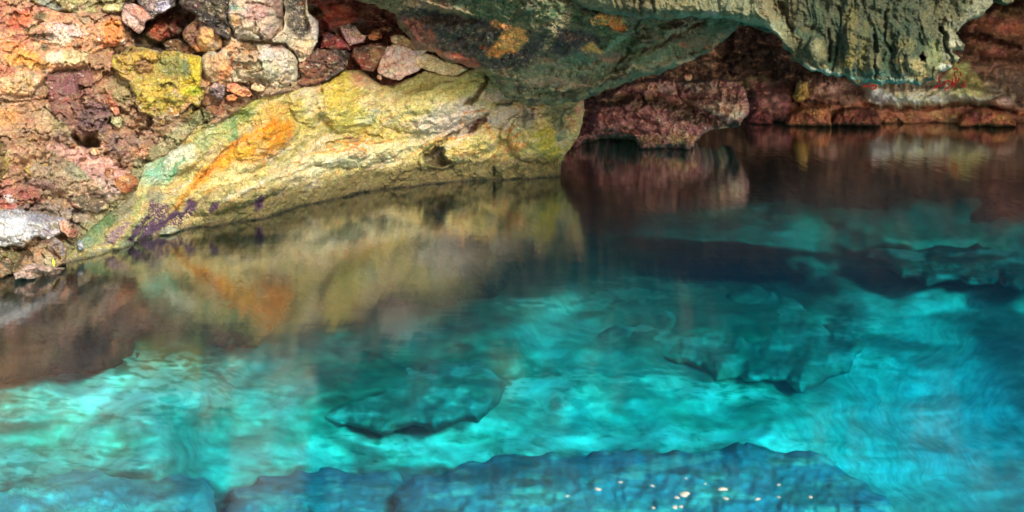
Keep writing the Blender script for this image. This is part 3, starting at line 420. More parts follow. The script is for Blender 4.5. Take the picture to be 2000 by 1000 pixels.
rock('hanging_flowstone', cur_poly, ZK, '#6c6a46', [
    ('#74684a', .4, .8, 'e', (1600, 20, 110, 50)), ('#5c5c40', .4, .8, 'e', (1750, 30, 120, 50)), ('#7c6a4a', 10, .6, 's', (30, [(1670, -20), (1672, 40), (1668, 90)])), ('#486044', 8, .9, 's', (26, [(1590, 10), (1600, 60), (1570, 110)])), ('#3e5e44', 8, .85, 's', (20, [(1640, 40), (1645, 90), (1625, 130)])),
    ('#b0964a', 6, .85, 's', (16, [(1662, 20), (1665, 70), (1662, 110), (1655, 140)])), ('#9c9048', 5, .8, 's', (10, [(1690, 40), (1688, 90), (1680, 130)])), ('#3a5c42', 8, .85, 's', (22, [(1710, 60), (1735, 90), (1725, 135)])), ('#34543c', 8, .8, 's', (20, [(1770, 50), (1745, 90), (1745, 140)])), ('#8a7a48', 6, .7, 's', (12, [(1720, 40), (1735, 70)])), ('#3a5844', .4, .8, 'e', (1800, 95, 30, 28, -30)), ('#3f5238', 20, .6, 'p', [(1560, -20), (1820, -20), (1830, 60), (1780, 110), (1600, 100), (1560, 50)], .0),
    ('#9a8a50', .4, .7, 'e', (1770, 88, 20, 14), .1), ('#45604a', 6, .8, 's', (14, [(1560, 60), (1580, 90), (1600, 120)])), ('#948c64', .4, .8, 'e', (1598, 100, 18, 20)), ('#b0a888', .4, .7, 'e', (1595, 90, 12, 12), .1),
    # pale lip of the left arch and the fringe
    ('#a8a886', 10, .85, 'p', [(1130, -60), (1400, -60), (1500, 0), (1540, 60), (1535, 100), (1490, 60), (1440, 50), (1390, 44), (1160, 34), (1120, 6)]), ('#96784c', .4, .6, 'e', (1500, 18, 40, 18, 30), .1), ('#7a6a46', .4, .8, 'e', (1240, 8, 40, 26), .0), ('#ccd2b8', 4, .95, 's', (13, [(1330, 34), (1390, 30), (1440, 38), (1490, 48), (1520, 70)])), ('#a89868', .4, .7, 'e', (1330, 8, 60, 12), .1), ('#f0d8d8', .3, .9, 'e', (1388, 28, 12, 6)),
    ('#96b4ac', 3, .8, 's', (5, [(1150, 10), (1190, 22), (1260, 34), (1300, 38)])), ('#d0e0da', 3, .9, 's', (14, [(1575, 131), (1600, 140), (1640, 150)])), ('#8cc0b4', 3, .85, 's', (12, [(1630, 148), (1660, 155), (1690, 158), (1720, 162)])), ('#9cc4bc', 4, .8, 's', (13, [(1730, 162), (1760, 160), (1790, 163)])), ('#8cb8b0', 3, .8, 'e', (1775, 148, 12, 10), .2), ('#4a8078', 5, .7, 's', (12, [(1650, 140), (1700, 144), (1760, 146)]), .0),
    ('#c8b47c', .4, .9, 'e', (1795, 132, 24, 18), .0), ('#d2bc84', .3, .8, 'e', (1755, 120, 14, 5), .0), ('#a2aa74', .4, .8, 'e', (1825, 110, 20, 26), .0), ('#b8b494', .4, .9, 'e', (1856, 75, 16, 34, 5)), ('#8c8c80', .4, .7, 'e', (1845, 95, 9, 14)), ('#d8d4be', .3, .9, 'e', (1870, 88, 14, 9)), ('#eceee2', .3, .95, 'e', (1846, 130, 14, 7, -12)), ('#cdc6a0', .3, .9, 'e', (1863, 114, 10, 9)),
    ('#a8a890', 8, .9, 'p', [(1860, 70), (1875, 40), (1900, 10), (1915, -30), (1960, -30), (1940, 14), (1905, 38), (1872, 60)]), ('#cfcaa6', 3, .7, 's', (5, [(1872, 60), (1905, 36), (1938, 8)])), ('#7c7450', .4, .8, 'e', (1830, 30, 30, 40), .1), ('#5a4c30', .2, .95, 'e', (1802, 112, 6, 9)),
    ('#8c8868', .4, .8, 'e', (1550, -200, 500, 120)),
], [
    ('P', -.3, 5, [(1796, 106), (1803, 102), (1809, 112), (1805, 122), (1797, 120)]), ('b', .12, (1795, 125, 30, 24)), ('b', .12, (1597, 100, 20, 30)), ('b', .14, (1665, 90, 20, 60)), ('b', .1, (1700, 130, 24, 26)), ('b', .1, (1765, 120, 20, 34)),
    ('c', .15, 4, [(1838, 60), (1846, 80), (1850, 100), (1858, 122)]), ('P', .25, 16, [(1120, -80), (1400, -80), (1500, 0), (1550, 100), (1520, 90), (1480, 46), (1400, 36), (1160, 26)]), ('c', .1, 4, [(1545, 60), (1535, 30), (1520, 5)]),
    ('c', .08, 3, [(1728, 20), (1727, 80), (1740, 100)]), ('c', .07, 3, [(1640, 20), (1638, 80), (1626, 140)]), ('c', .07, 3, [(1620, 60), (1618, 120)]), ('c', .07, 3, [(1706, 70), (1708, 150)]), ('P', -.08, 10, [(1730, 70), (1742, 108), (1760, 70), (1746, 60)]),
    ('c', .08, 3, [(1250, 0), (1252, 30)]), ('c', .08, 3, [(1275, 0), (1280, 30)]), ('c', .06, 3, [(1235, 0), (1238, 25)]),
], seed=12, s=1.6, rough=(.08, .03, .012), flute=.05, gain=.52, veins=[('#a89c70', .3, 9, 30, 0, .3), ('#2e4c38', .6, 12, 50, 0, .15), ('#b49a5c', .5, 10, 40, 3, .3), ('#52422c', .5, 8, 26, 0, .25), ('#d8cca0', .6, 4, 6, 0, .42)], tone=(.98, 1.03, .86), edge=8, depth=.16, mat=M_WET, skirt=1.0, amp=3.2, crag=.014,
    label='green and brown fluted flowstone hanging from the roof with a pale ragged lower fringe', cat='flowstone')

# low shelf in the middle distance
shelf_poly = [(1080, 345), (1080, 262), (1100, 232), (1120, 212), (1160, 196), (1195, 176), (1225, 162), (1262, 154), (1300, 148), (1342, 158), (1390, 152), (1430, 158), (1452, 170), (1462, 195), (1464, 218), (1452, 232), (1444, 246), (1420, 250), (1395, 252), (1370, 262), (1358, 278), (1350, 296), (1340, 312), (1120, 330)]
rock('rock_shelf', shelf_poly, lambda x, y: ZS + .003 * (290 - y) - .25 * np.clip((x - 1340) / 120, -.5, 1) * (y < 400), '#7a4a48', [
    ('#9c6456', 6, .9, 'p', [(1218, 170), (1262, 154), (1320, 160), (1322, 184), (1290, 190), (1250, 180)]), ('#a8785c', .4, .8, 'e', (1258, 168, 20, 8, 8)), ('#7e625c', .4, .8, 'e', (1300, 170, 20, 12)), ('#463828', 8, .9, 'p', [(1140, 196), (1210, 182), (1300, 188), (1350, 205), (1370, 230), (1420, 235), (1445, 240), (1400, 252), (1340, 240), (1290, 215), (1200, 210)], -.2),
    ('#50504a', .4, .8, 'e', (1370, 168, 40, 9, 5)), ('#a48068', 6, .85, 'p', [(1325, 190), (1380, 196), (1440, 200), (1462, 205), (1455, 230), (1400, 222), (1350, 208)]), ('#c0917a', .3, .8, 'e', (1445, 222, 16, 9, -20)), ('#8e6a5a', .4, .8, 'e', (1400, 180, 50, 10, 12)), ('#9c6460', .4, .8, 'e', (1290, 245, 70, 24, 8), -.1), ('#8a5450', .4, .8, 'e', (1190, 235, 50, 20), .0),
    ('#a88254', .4, .8, 'e', (1330, 270, 30, 14), -.1), ('#8c6a50', .4, .8, 'e', (1270, 272, 50, 10), -.1), ('#583038', .4, .8, 'e', (1150, 240, 16, 26)), ('#3a2a22', .4, .8, 'e', (1365, 232, 30, 12), .1), ('#d0a080', .3, .8, 'e', (1310, 248, 40, 12, 20), .5), ('#2a2622', .3, .9, 'e', (1430, 246, 20, 6)), ('#503030', .3, .8, 'e', (1262, 234, 12, 4, 15)),
], [
    ('P', -.8, 10, [(1120, 345), (1128, 288), (1150, 272), (1175, 264), (1225, 264), (1242, 270), (1250, 284), (1248, 345)]), ('P', .35, 10, [(1160, 205), (1250, 190), (1340, 210), (1400, 248), (1350, 290), (1255, 292), (1230, 262), (1150, 262)]), ('b', .3, (1300, 170, 70, 18, 2)), ('b', .35, (1410, 210, 60, 26, 8)), ('c', .2, 3, [(1230, 228), (1262, 234), (1280, 242)]),
    ('c', .15, 3, [(1320, 160), (1326, 185), (1350, 206), (1400, 228)]), ('c', .15, 2.5, [(1160, 258), (1220, 252), (1290, 258)]), ('P', -.3, 6, [(1412, 240), (1446, 238), (1446, 258), (1405, 262)]),
], seed=13, s=1.5, rough=(.07, .04, .022), edge=8, depth=.4, crag=.06, mat=M_FAR, skirt=.7, gain=2.4, strata=(6, .04), sat=.85, tone=(.97, 1.03, 1.0), veins=[('#3a2620', .6, 40, 10, 8, .15), ('#b48868', .5, 24, 8, 5, .25), ('#e0b898', .6, 4, 3.5, 0, .45), ('#2c1c1c', .7, 7, 4, 0, .3)],
    label='low dusky pink rock shelf at the waterline with a small dark arch under it', cat='rock')
# smaller rocks set in the cliff: name, outline, stand-off from the wall (m), base colour, patches, relief, label, options
def host(off): return lambda x, y: ZL(x, y) + (off * .42 if off < 0 else off)
SMALL = [
 ('boulder', [(-220, 40), (0, -4), (40, -6), (68, 6), (95, 14), (118, 22), (150, 25), (200, 26), (236, 30), (245, 52), (249, 78), (244, 90), (218, 92), (206, 96), (192, 102), (178, 107), (176, 118), (174, 130), (150, 134), (120, 136), (96, 142), (60, 188), (20, 192), (0, 194), (-60, 200), (-260, 160)], -.12, '#cf9a6e', [
    ('#b0705a', .4, .8, 'e', (10, 30, 30, 34)), ('#c98a74', .4, .7, 'e', (60, 15, 40, 14)), ('#d4764c', .35, .9, 'e', (38, 38, 24, 16, -30)), ('#6a6644', .35, .9, 'e', (80, 32, 14, 8, -10), .0), ('#c0aa80', .4, .8, 'e', (62, 55, 14, 8)), ('#e8cfc4', .4, .9, 'e', (128, 58, 44, 12, 12), -.1), ('#e6dac0', .4, .8, 'e', (118, 75, 22, 16)), ('#9aa488', .35, .85, 'e', (165, 36, 14, 14), -.1),
    ('#d89080', .35, .8, 'e', (185, 35, 9, 12)), ('#8f6046', .3, .9, 'e', (208, 32, 11, 6)), ('#d88a42', .35, .9, 'e', (222, 60, 22, 22)), ('#cf8048', .35, .8, 'e', (215, 82, 26, 9)), ('#e09a70', .4, .7, 'e', (150, 88, 26, 9)), ('#5c5446', .3, .9, 'e', (68, 73, 9, 9), .0), ('#5a4e42', .3, .9, 'e', (92, 72, 20, 9), -.05), ('#626248', .3, .9, 'e', (90, 92, 8, 6), .0),
    ('#e6a64c', .4, .9, 'e', (45, 115, 36, 16)), ('#d98e4c', .4, .7, 'e', (25, 92, 24, 14)), ('#b87860', .4, .8, 'e', (45, 75, 20, 10)), ('#d6d8bc', .35, .9, 'e', (108, 112, 18, 12)), ('#d8c890', .35, .8, 'e', (145, 112, 30, 16)), ('#e6c890', .4, .7, 'e', (40, 160, 40, 22)), ('#dcae64', .4, .7, 'e', (70, 130, 30, 8)), ('#7c6e58', .3, .8, 'e', (42, 128, 8, 4)), ('#6c6650', .3, .8, 'e', (87, 136, 5, 4)), ('#f0e4d8', .3, .9, 'e', (242, 82, 6, 7)), ('#f0e8e4', .3, .8, 'e', (192, 74, 3, 3)), ('#c87a5a', .4, .8, 'e', (10, 140, 20, 12)), ('#f0e8d0', 2, .8, 's', (4, [(68, 150), (72, 165), (76, 180)]))],
    [('b', .12, (120, 60, 90, 30, 5)), ('b', .12, (215, 60, 34, 34)), ('b', .10, (120, 115, 60, 20)), ('b', .14, (35, 160, 60, 30)), ('c', .05, 2.2, [(48, 130), (70, 140), (90, 146)]), ('c', .05, 2, [(104, 48), (125, 46), (150, 50)]), ('c', .05, 2.5, [(8, 58), (28, 50), (22, 30)]), ('b', -.05, (90, 72, 20, 9)), ('b', -.05, (210, 36, 12, 5)), ('c', .05, 2, [(172, 104), (195, 84), (214, 90)]), ('c', .03, 2, [(5, 90), (30, 82)])],
    'large orange and cream rounded boulder at the top left corner of the cliff', dict(edge=14, depth=.3, s=1.6)),
 ('rock', [(40, -160), (60, 2), (80, 12), (105, 22), (135, 24), (170, 28), (215, 26), (238, 22), (244, 4), (262, -30), (200, -200)], -.2, '#aaa06a', [
    ('#8c948a', .35, .9, 'e', (100, 12, 30, 8, 25)), ('#d8d29a', .35, .8, 'e', (225, 14, 16, 9), -.1), ('#6c6238', .4, .8, 'e', (150, 12, 34, 9), .1), ('#e8d8b0', .3, .8, 'e', (140, 12, 7, 5)), ('#4c3a28', .3, .8, 'e', (192, 14, 10, 6), .1), ('#4a4026', .3, .8, 'e', (150, 20, 14, 4), .0), ('#7c8050', .4, .7, 'e', (215, -4, 30, 8), .1)],
    [('c', .05, 3, [(140, 22), (165, 12), (172, 4)])], 'olive mossy rock wedged above the large orange boulder at the top edge', dict(edge=8, crag=.06)),
 ('rock', [(244, 8), (262, 8), (282, 12), (292, 28), (296, 36), (284, 46), (280, 60), (272, 67), (262, 60), (250, 52), (238, 40), (238, 22)], -.34, '#c9a090', [
    ('#c88a74', .3, .9, 'e', (276, 24, 16, 14)), ('#d6b8a8', .4, .8, 'e', (258, 42, 16, 14)), ('#a86a58', .3, .7, 'e', (260, 22, 9, 3, 40))], [('r', .04, 3, [(244, 14), (266, 30), (284, 46)])], 'small blocky pink rock with flat faces hanging right of the large orange boulder', dict(edge=4, depth=.12, s=1.5)),
 ('rock', [(262, -80), (350, -80), (346, 4), (342, 14), (328, 18), (318, 26), (306, 30), (296, 40), (284, 34), (280, 16), (268, 4)], -.28, '#6a5e58', [
    ('#d8ccd8', .35, .95, 'e', (318, 12, 18, 10, -25), -.15), ('#a89088', .4, .8, 'e', (290, 10, 12, 14), .1), ('#383430', .4, .8, 'e', (345, 0, 16, 16), .1)], [], 'dark rock with a white crust beside the blocky pink rock', dict(edge=5)),
 ('rock', [(345, -120), (450, -120), (446, 10), (444, 36), (452, 52), (453, 66), (448, 78), (436, 74), (420, 66), (410, 54), (398, 48), (388, 40), (378, 28), (360, 18), (348, 4)], -.36, '#453c34', [
    ('#2c2a28', .35, .9, 'e', (420, 40, 26, 16, 30), .0), ('#5c5234', .4, .8, 'e', (415, 14, 30, 14), .1), ('#8a7458', .3, .8, 'e', (432, 30, 6, 14), .1), ('#5a4038', .4, .7, 'e', (372, 10, 20, 12)), ('#b88a50', .3, .7, 'e', (447, 60, 4, 6), .2), ('#6a5850', .4, .7, 'e', (420, 58, 16, 6, 30))], [('b', .1, (400, 20, 40, 30, 20))], 'black mossy overhanging rock at the top edge above the angular gold-faced stone', dict(edge=8, crag=.03)),
 ('stone', [(356, 66), (362, 54), (374, 46), (384, 34), (396, 32), (408, 44), (418, 54), (428, 66), (436, 80), (432, 94), (420, 102), (402, 104), (384, 100), (370, 88), (358, 78)], -.24, '#b08050', [
    ('#7c5044', 4, .9, 'p', [(356, 60), (384, 34), (396, 36), (390, 60), (380, 90), (362, 78)]), ('#deaa68', .35, .9, 'e', (402, 72, 16, 22, -10)), ('#cf8c4a', .3, .7, 'e', (392, 92, 14, 8)), ('#8f7a64', .4, .8, 'e', (400, 42, 12, 8)), ('#c8b898', .3, .7, 'e', (420, 92, 10, 8), .1)], [('b', .12, (402, 72, 20, 26)), ('c', .05, 2.5, [(386, 50), (388, 70), (378, 92)])], 'angular brown stone with a gold face, under the black mossy overhang', dict(edge=9, depth=.2, s=1.5)),
 ('stone', [(318, 86), (328, 78), (345, 76), (360, 82), (376, 92), (388, 104), (380, 110), (350, 108), (322, 100)], .02, '#6c4c2c', [('#8a5a34', .4, .8, 'e', (372, 98, 16, 8, 30)), ('#4a3a1c', .4, .8, 'e', (330, 92, 10, 8))], [], 'dim brown pebble lying in the dark crevice above the yellow-green block', dict(edge=10)),
 ('rock', [(440, -130), (560, -130), (556, 0), (552, 30), (548, 52), (540, 66), (530, 78), (505, 80), (470, 80), (456, 70), (448, 50), (444, 20)], -.36, '#c4ae92', [
    ('#c0a890', .4, .7, 'e', (470, 20, 26, 24)), ('#86a890', .3, .8, 'e', (462, 16, 16, 6), .0), ('#c89a5c', .35, .7, 'e', (456, 40, 10, 12), .0), ('#b88880', .35, .8, 'e', (500, 25, 22, 18), .0), ('#d8b0a0', .4, .7, 'e', (520, 62, 20, 12)), ('#c8b898', .4, .7, 'e', (490, 62, 24, 12)), ('#6a4c40', .35, .9, 'e', (550, 10, 14, 40)), ('#8c6a60', .4, .7, 'e', (530, 8, 20, 12)), ('#5a3a2e', .3, .8, 's', (3, [(480, 4), (505, 6), (520, 12)]))],
    [('b', .16, (495, 30, 50, 50)), ('c', .06, 2, [(480, 5), (505, 7), (525, 14)]), ('c', .04, 2.5, [(490, 20), (500, 40), (496, 60)])], 'tan boulder with greenish top at the upper edge, above the long pale boulder', dict(edge=14, depth=.26, s=1.6)),
 ('rock', [(546, -120), (600, -120), (600, 0), (600, 18), (604, 26), (614, 34), (622, 44), (624, 62), (622, 82), (614, 94), (604, 112), (596, 120), (586, 122), (578, 110), (572, 98), (556, 84), (540, 84), (530, 82), (540, 68), (552, 56), (556, 20)], -.42, '#c8b698', [
    ('#4a443e', 4, .95, 'p', [(560, -30), (596, -30), (598, 30), (606, 50), (606, 64), (592, 74), (572, 68), (558, 52)], -.2), ('#2e3234', .3, .8, 'e', (588, 58, 14, 12), .1), ('#ead6cc', .3, .9, 'e', (614, 46, 9, 18, -15)), ('#e2d8c8', .3, .8, 'e', (618, 76, 6, 18)), ('#dcb488', .35, .8, 'e', (594, 96, 14, 14)), ('#a8a484', .35, .8, 'e', (565, 84, 14, 7)), ('#5a4436', .3, .9, 'e', (580, 105, 6, 10, -20)), ('#c8b070', .3, .7, 'e', (604, 82, 8, 6), .1)],
    [('b', .1, (598, 90, 20, 26)), ('P', -.12, 6, [(560, -30), (596, -30), (598, 30), (608, 52), (604, 68), (590, 74), (570, 66), (556, 40)])], 'white-rimmed rock with a dark grey hollow, its tip pointing down beside the red recess', dict(edge=5, depth=.16, s=1.5)),
 ('boulder', [(396, 106), (404, 98), (425, 102), (440, 90), (450, 70), (462, 76), (490, 84), (520, 86), (548, 86), (570, 100), (578, 112), (582, 128), (584, 144), (578, 160), (568, 166), (552, 172), (530, 172), (524, 160), (505, 154), (490, 158), (470, 162), (440, 160), (415, 162), (402, 156), (396, 140), (394, 120)], -.30, '#ccbb98', [
    ('#dba270', .4, .9, 'e', (470, 96, 40, 12, 8)), ('#c89c68', 6, .9, 'p', [(396, 106), (430, 104), (448, 120), (450, 150), (430, 162), (404, 156)]), ('#e2834a', .3, .95, 'e', (474, 124, 16, 10, 10)), ('#cf6e3c', .35, .9, 'e', (452, 124, 6, 16, 15)), ('#da8c54', .4, .8, 'e', (440, 140, 14, 14)), ('#d4c8b8', .4, .8, 'e', (530, 110, 34, 20)), ('#b8b890', .4, .7, 'e', (515, 128, 26, 12)), ('#dfcfb8', .35, .8, 'e', (560, 140, 16, 20), -.1), ('#c49888', .4, .7, 'e', (540, 92, 20, 7)), ('#e0d8c0', .3, .8, 'e', (425, 98, 12, 6), 0), ('#c8b48a', .35, .8, 'e', (500, 142, 22, 10)), ('#9c8a60', .3, .8, 'e', (560, 145, 6, 5))],
    [('b', .14, (530, 125, 50, 34, 5)), ('b', .1, (422, 130, 26, 30)), ('c', .07, 4, [(450, 108), (454, 125), (462, 145)]), ('c', .05, 2.5, [(524, 170), (532, 158), (540, 152)]), ('b', -.05, (560, 145, 8, 6)), ('c', .06, 3, [(462, 152), (490, 156), (515, 160)])], 'long pale cream boulder with an orange patch, resting just above the yellow limestone', dict(edge=12, depth=.26, s=1.5)),
 ('stone', [(592, 120), (608, 102), (620, 95), (648, 96), (676, 98), (684, 106), (678, 128), (664, 142), (640, 158), (616, 164), (590, 170), (580, 166), (586, 148), (584, 130)], -.18, '#7a5040', [
    ('#40403a', 4, .9, 'p', [(640, 96), (684, 98), (682, 118), (668, 140), (630, 160), (618, 158), (650, 130), (660, 115)], -.1), ('#86543a', .4, .9, 'e', (610, 150, 24, 14, -20)), ('#5e4034', .4, .8, 'e', (620, 112, 22, 12)), ('#b08a5a', 2, .7, 's', (2.5, [(620, 158), (640, 140), (660, 132)]))],
    [('b', .1, (620, 125, 40, 26, -20)), ('c', .05, 2.5, [(618, 160), (640, 138), (664, 122)])], 'dark brown stone with a charcoal edge, leaning right of the long pale boulder', dict(edge=8, s=1.5)),
 ('stone', [(583, 124), (592, 118), (602, 120), (601, 136), (596, 146), (586, 144), (582, 134)], -.3, '#a8755a', [], [], 'thumb-sized tan stone stuck upright between pale boulder and dark brown stone', dict(edge=5, s=1.2)),
 ('stone', [(442, 168), (446, 162), (462, 165), (478, 172), (490, 178), (493, 186), (486, 190), (470, 188), (455, 182), (443, 178)], -.36, '#d88a5a', [('#e29a6a', .4, .8, 'e', (465, 174, 18, 6, 15))], [], 'flat orange stone lying on the yellow limestone under the pale boulder', dict(edge=4, s=1.2, depth=.08)),
 ('stone', [(443, 186), (455, 184), (466, 190), (462, 196), (448, 197), (442, 193)], -.34, '#d98248', [], [], 'little deep orange stone directly beneath the flat orange stone', dict(edge=4, s=1.2, depth=.07)),
 ('stone', [(408, 172), (414, 162), (428, 160), (440, 166), (440, 184), (436, 197), (424, 194), (412, 184)], -.30, '#77625e', [('#c8a898', .35, .9, 'e', (422, 165, 14, 6)), ('#4a3c46', .35, .8, 'e', (416, 178, 8, 8))], [], 'grey violet stone with a pink top, left of the flat orange stone', dict(edge=6, s=1.3, depth=.12)),
 ('stone', [(491, 166), (500, 162), (512, 164), (520, 170), (516, 178), (506, 179), (496, 176), (490, 172)], -.42, '#d8b488', [('#e6cfa0', .4, .8, 'e', (504, 169, 10, 5))], [], 'round cream pebble held in a ring under the right part of the pale boulder', dict(edge=5, s=1.2, depth=.07)),
 ('stone', [(400, 214), (404, 206), (418, 204), (432, 208), (440, 216), (430, 224), (412, 224), (402, 220)], -.12, '#7c5430', [('#8a5a34', .3, .8, 'e', (420, 210, 12, 4))], [], 'round brown stone in the dark pocket right of the yellow-green block', dict(edge=8, s=1.4)),
 ('boulder', [(250, 92), (262, 90), (290, 94), (308, 98), (314, 108), (320, 98), (345, 100), (372, 104), (388, 108), (396, 112), (397, 140), (394, 160), (392, 168), (402, 176), (398, 196), (388, 208), (372, 204), (358, 212), (350, 225), (334, 238), (320, 246), (306, 240), (296, 230), (285, 222), (270, 214), (262, 200), (266, 188), (256, 176), (250, 160), (235, 150), (222, 135), (214, 118), (222, 108), (236, 104)], -.26, '#b8a048', [
    ('#c9a24c', 5, .9, 'p', [(222, 112), (262, 96), (306, 98), (312, 120), (290, 130), (262, 128), (250, 132), (232, 122)]), ('#a87c54', .35, .95, 'e', (280, 131, 18, 13)), ('#8c8e52', 6, .9, 'p', [(320, 108), (350, 108), (368, 116), (364, 146), (330, 150), (308, 140), (312, 125)]), ('#6e8050', .35, .8, 'e', (362, 135, 8, 18)), ('#cdb42e', 5, .9, 'p', [(370, 110), (397, 112), (392, 168), (372, 190), (352, 190), (356, 150), (372, 142)]), ('#b8c030', .35, .8, 'e', (380, 178, 14, 12)),
    ('#d8ba50', .4, .8, 'e', (310, 165, 34, 16)), ('#c8ae44', .4, .7, 'e', (300, 195, 34, 16)), ('#8f8240', .4, .7, 'e', (320, 165, 26, 5, 3)), ('#b8863c', .35, .8, 'e', (335, 220, 20, 10, -30), 0), ('#a8a05c', .35, .8, 'e', (300, 226, 16, 9)), ('#ece4d0', .3, .9, 'e', (333, 213, 5, 4), -.1), ('#ece4d0', .3, .9, 'e', (344, 224, 5, 4), -.1), ('#c49a60', .4, .8, 'e', (252, 148, 12, 8)), ('#7c5a3c', .4, .8, 'e', (250, 96, 30, 5), 0)],
    [('c', .08, 2.2, [(314, 98), (314, 118)]), ('c', .05, 2, [(235, 104), (252, 92)]), ('P', .06, 5, [(222, 112), (262, 96), (308, 98), (314, 118), (290, 124), (262, 128), (240, 126)]), ('b', .07, (280, 131, 18, 13)), ('c', .05, 2, [(262, 128), (266, 120), (282, 116), (298, 124)]), ('P', .06, 8, [(256, 158), (310, 150), (356, 146), (372, 120), (397, 112), (392, 170), (350, 205), (330, 196), (290, 205), (262, 196)]), ('b', .08, (310, 180, 60, 36)), ('c', .05, 2, [(306, 238), (314, 228)]), ('c', .06, 2.2, [(272, 198), (276, 188)])],
    'yellow-green angular block with a round brown knob, left of the orange-patched pale boulder', dict(edge=7, depth=.28, s=1.4, gain=.68, rough=(.05, .025, .01))),
 ('stone', [(349, 212), (362, 200), (376, 198), (372, 206), (364, 212), (358, 220), (350, 222)], -.34, '#bb8f62', [], [], 'thin peach flake leaning on the lower right of the yellow-green block', dict(edge=4, s=1.2, depth=.06)),
 ('boulder', [(92, 150), (110, 142), (135, 136), (165, 134), (180, 138), (176, 150), (160, 158), (155, 170), (156, 188), (150, 204), (128, 207), (108, 204), (92, 194), (84, 178), (86, 160)], -.02, '#8e5e54', [('#7a5050', .4, .7, 'e', (130, 165, 30, 20)), ('#a86250', .4, .7, 'e', (115, 198, 26, 8)), ('#6a4440', .3, .6, 'e', (165, 140, 16, 5), .1)], [('b', .08, (125, 172, 34, 28))], 'dull purple-brown rounded boulder under the large orange boulder', dict(edge=16, depth=.3)),
 ('stone', [(157, 176), (168, 172), (182, 172), (187, 186), (188, 200), (184, 212), (172, 216), (160, 206), (156, 190)], .04, '#a06a58', [('#c08070', .4, .8, 'e', (172, 182, 12, 8)), ('#6a4a3c', .4, .8, 'e', (175, 206, 10, 7))], [], 'reddish stone sitting in a dark vertical cleft right of the purple-brown boulder', dict(edge=8, s=1.4, depth=.16)),
 ('stone', [(206, 192), (214, 190), (222, 198), (232, 212), (236, 222), (226, 226), (216, 216), (208, 206)], -.05, '#cc8466', [], [], 'slim salmon stone standing left of the lower corner of the yellow-green block', dict(edge=5, s=1.4, depth=.1)),
 ('stone', [(217, 230), (226, 227), (237, 228), (238, 242), (234, 250), (222, 247), (216, 240)], -.04, '#aca070', [('#c0c08a', .4, .8, 'e', (230, 236, 8, 6))], [], 'small square greenish stone below the salmon stone', dict(edge=4, s=1.3, depth=.1)),
 ('rock', [(22, 276), (40, 268), (62, 265), (72, 276), (80, 292), (84, 306), (70, 314), (52, 316), (38, 310), (24, 296)], -.06, '#b98a66', [('#c9a07c', .4, .8, 'e', (50, 285, 24, 10)), ('#9c6a54', .4, .8, 'e', (60, 305, 20, 8))], [], 'tan block with a split upper right edge at the left side of the cliff', dict(edge=6, s=1.5, depth=.16)),
 ('rock', [(-60, 268), (0, 272), (14, 280), (22, 296), (24, 312), (16, 334), (6, 346), (-60, 350)], -.16, '#8a7440', [('#b09a4c', .3, .8, 'e', (15, 320, 6, 20)), ('#6a4c30', .4, .8, 'e', (4, 325, 10, 14)), ('#5c4c2c', .4, .7, 'e', (4, 285, 12, 12))], [], 'olive rock cut off by the left edge, beside the tan block', dict(edge=9, s=1.6, depth=.2)),
 ('stone', [(46, 332), (50, 324), (60, 321), (76, 321), (88, 319), (94, 322), (93, 332), (84, 336), (66, 340), (54, 340)], -.18, '#c2a24c', [('#d8a860', 2, .8, 's', (4, [(48, 326), (70, 322), (90, 320)])), ('#7c6a30', .4, .8, 'e', (66, 331, 12, 5), .0)], [], 'small yellow wedge of stone lying in the left part of the cliff', dict(edge=4, s=1.2, depth=.1)),
 ('stone', [(174, 296), (178, 289), (188, 289), (199, 294), (194, 300), (186, 304), (178, 302)], -.14, '#e0b07c', [], [], 'peach coloured stone at the lower lip of the dark hole', dict(edge=4, s=1.1, depth=.07)),
 ('rock', [(224, 348), (230, 342), (242, 340), (256, 338), (266, 344), (271, 354), (266, 366), (256, 376), (244, 380), (232, 374), (226, 362)], -.28, '#a4693c', [('#8a4c2c', .4, .8, 'e', (258, 368, 14, 8)), ('#c08a58', .4, .8, 'e', (238, 348, 10, 6))], [], 'rusty knob of rock next to the green-stained end of the yellow limestone', dict(edge=10, s=1.4, depth=.16, crag=.03)),
 ('stone', [(205, 330), (216, 328), (226, 332), (224, 345), (214, 352), (204, 346)], -.18, '#b07a50', [], [], 'brown pebble just above and left of the rusty knob', dict(edge=7, s=1.4, depth=.1)),
 ('stone', [(262, 290), (276, 286), (290, 290), (292, 302), (280, 312), (264, 310), (256, 300)], -.14, '#c08e68', [('#d8a684', .4, .7, 'e', (272, 295, 10, 6))], [], 'peach-brown lump of rock above the rusty knob', dict(edge=8, s=1.4, depth=.12)),
 ('rock', [(130, 388), (150, 380), (175, 378), (200, 386), (216, 396), (212, 410), (190, 416), (160, 412), (140, 402)], -.22, '#6c5c46', [('#4a4030', .4, .8, 'e', (195, 405, 20, 8), 0), ('#c0a878', .3, .9, 'e', (208, 404, 8, 6)), ('#c8866a', .35, .8, 'e', (138, 405, 14, 6)), ('#8a7a60', .4, .7, 'e', (165, 388, 16, 5), .1)], [], 'dark speckled lens of rock above the green slope at the lower left', dict(edge=10, s=1.4, depth=.2)),
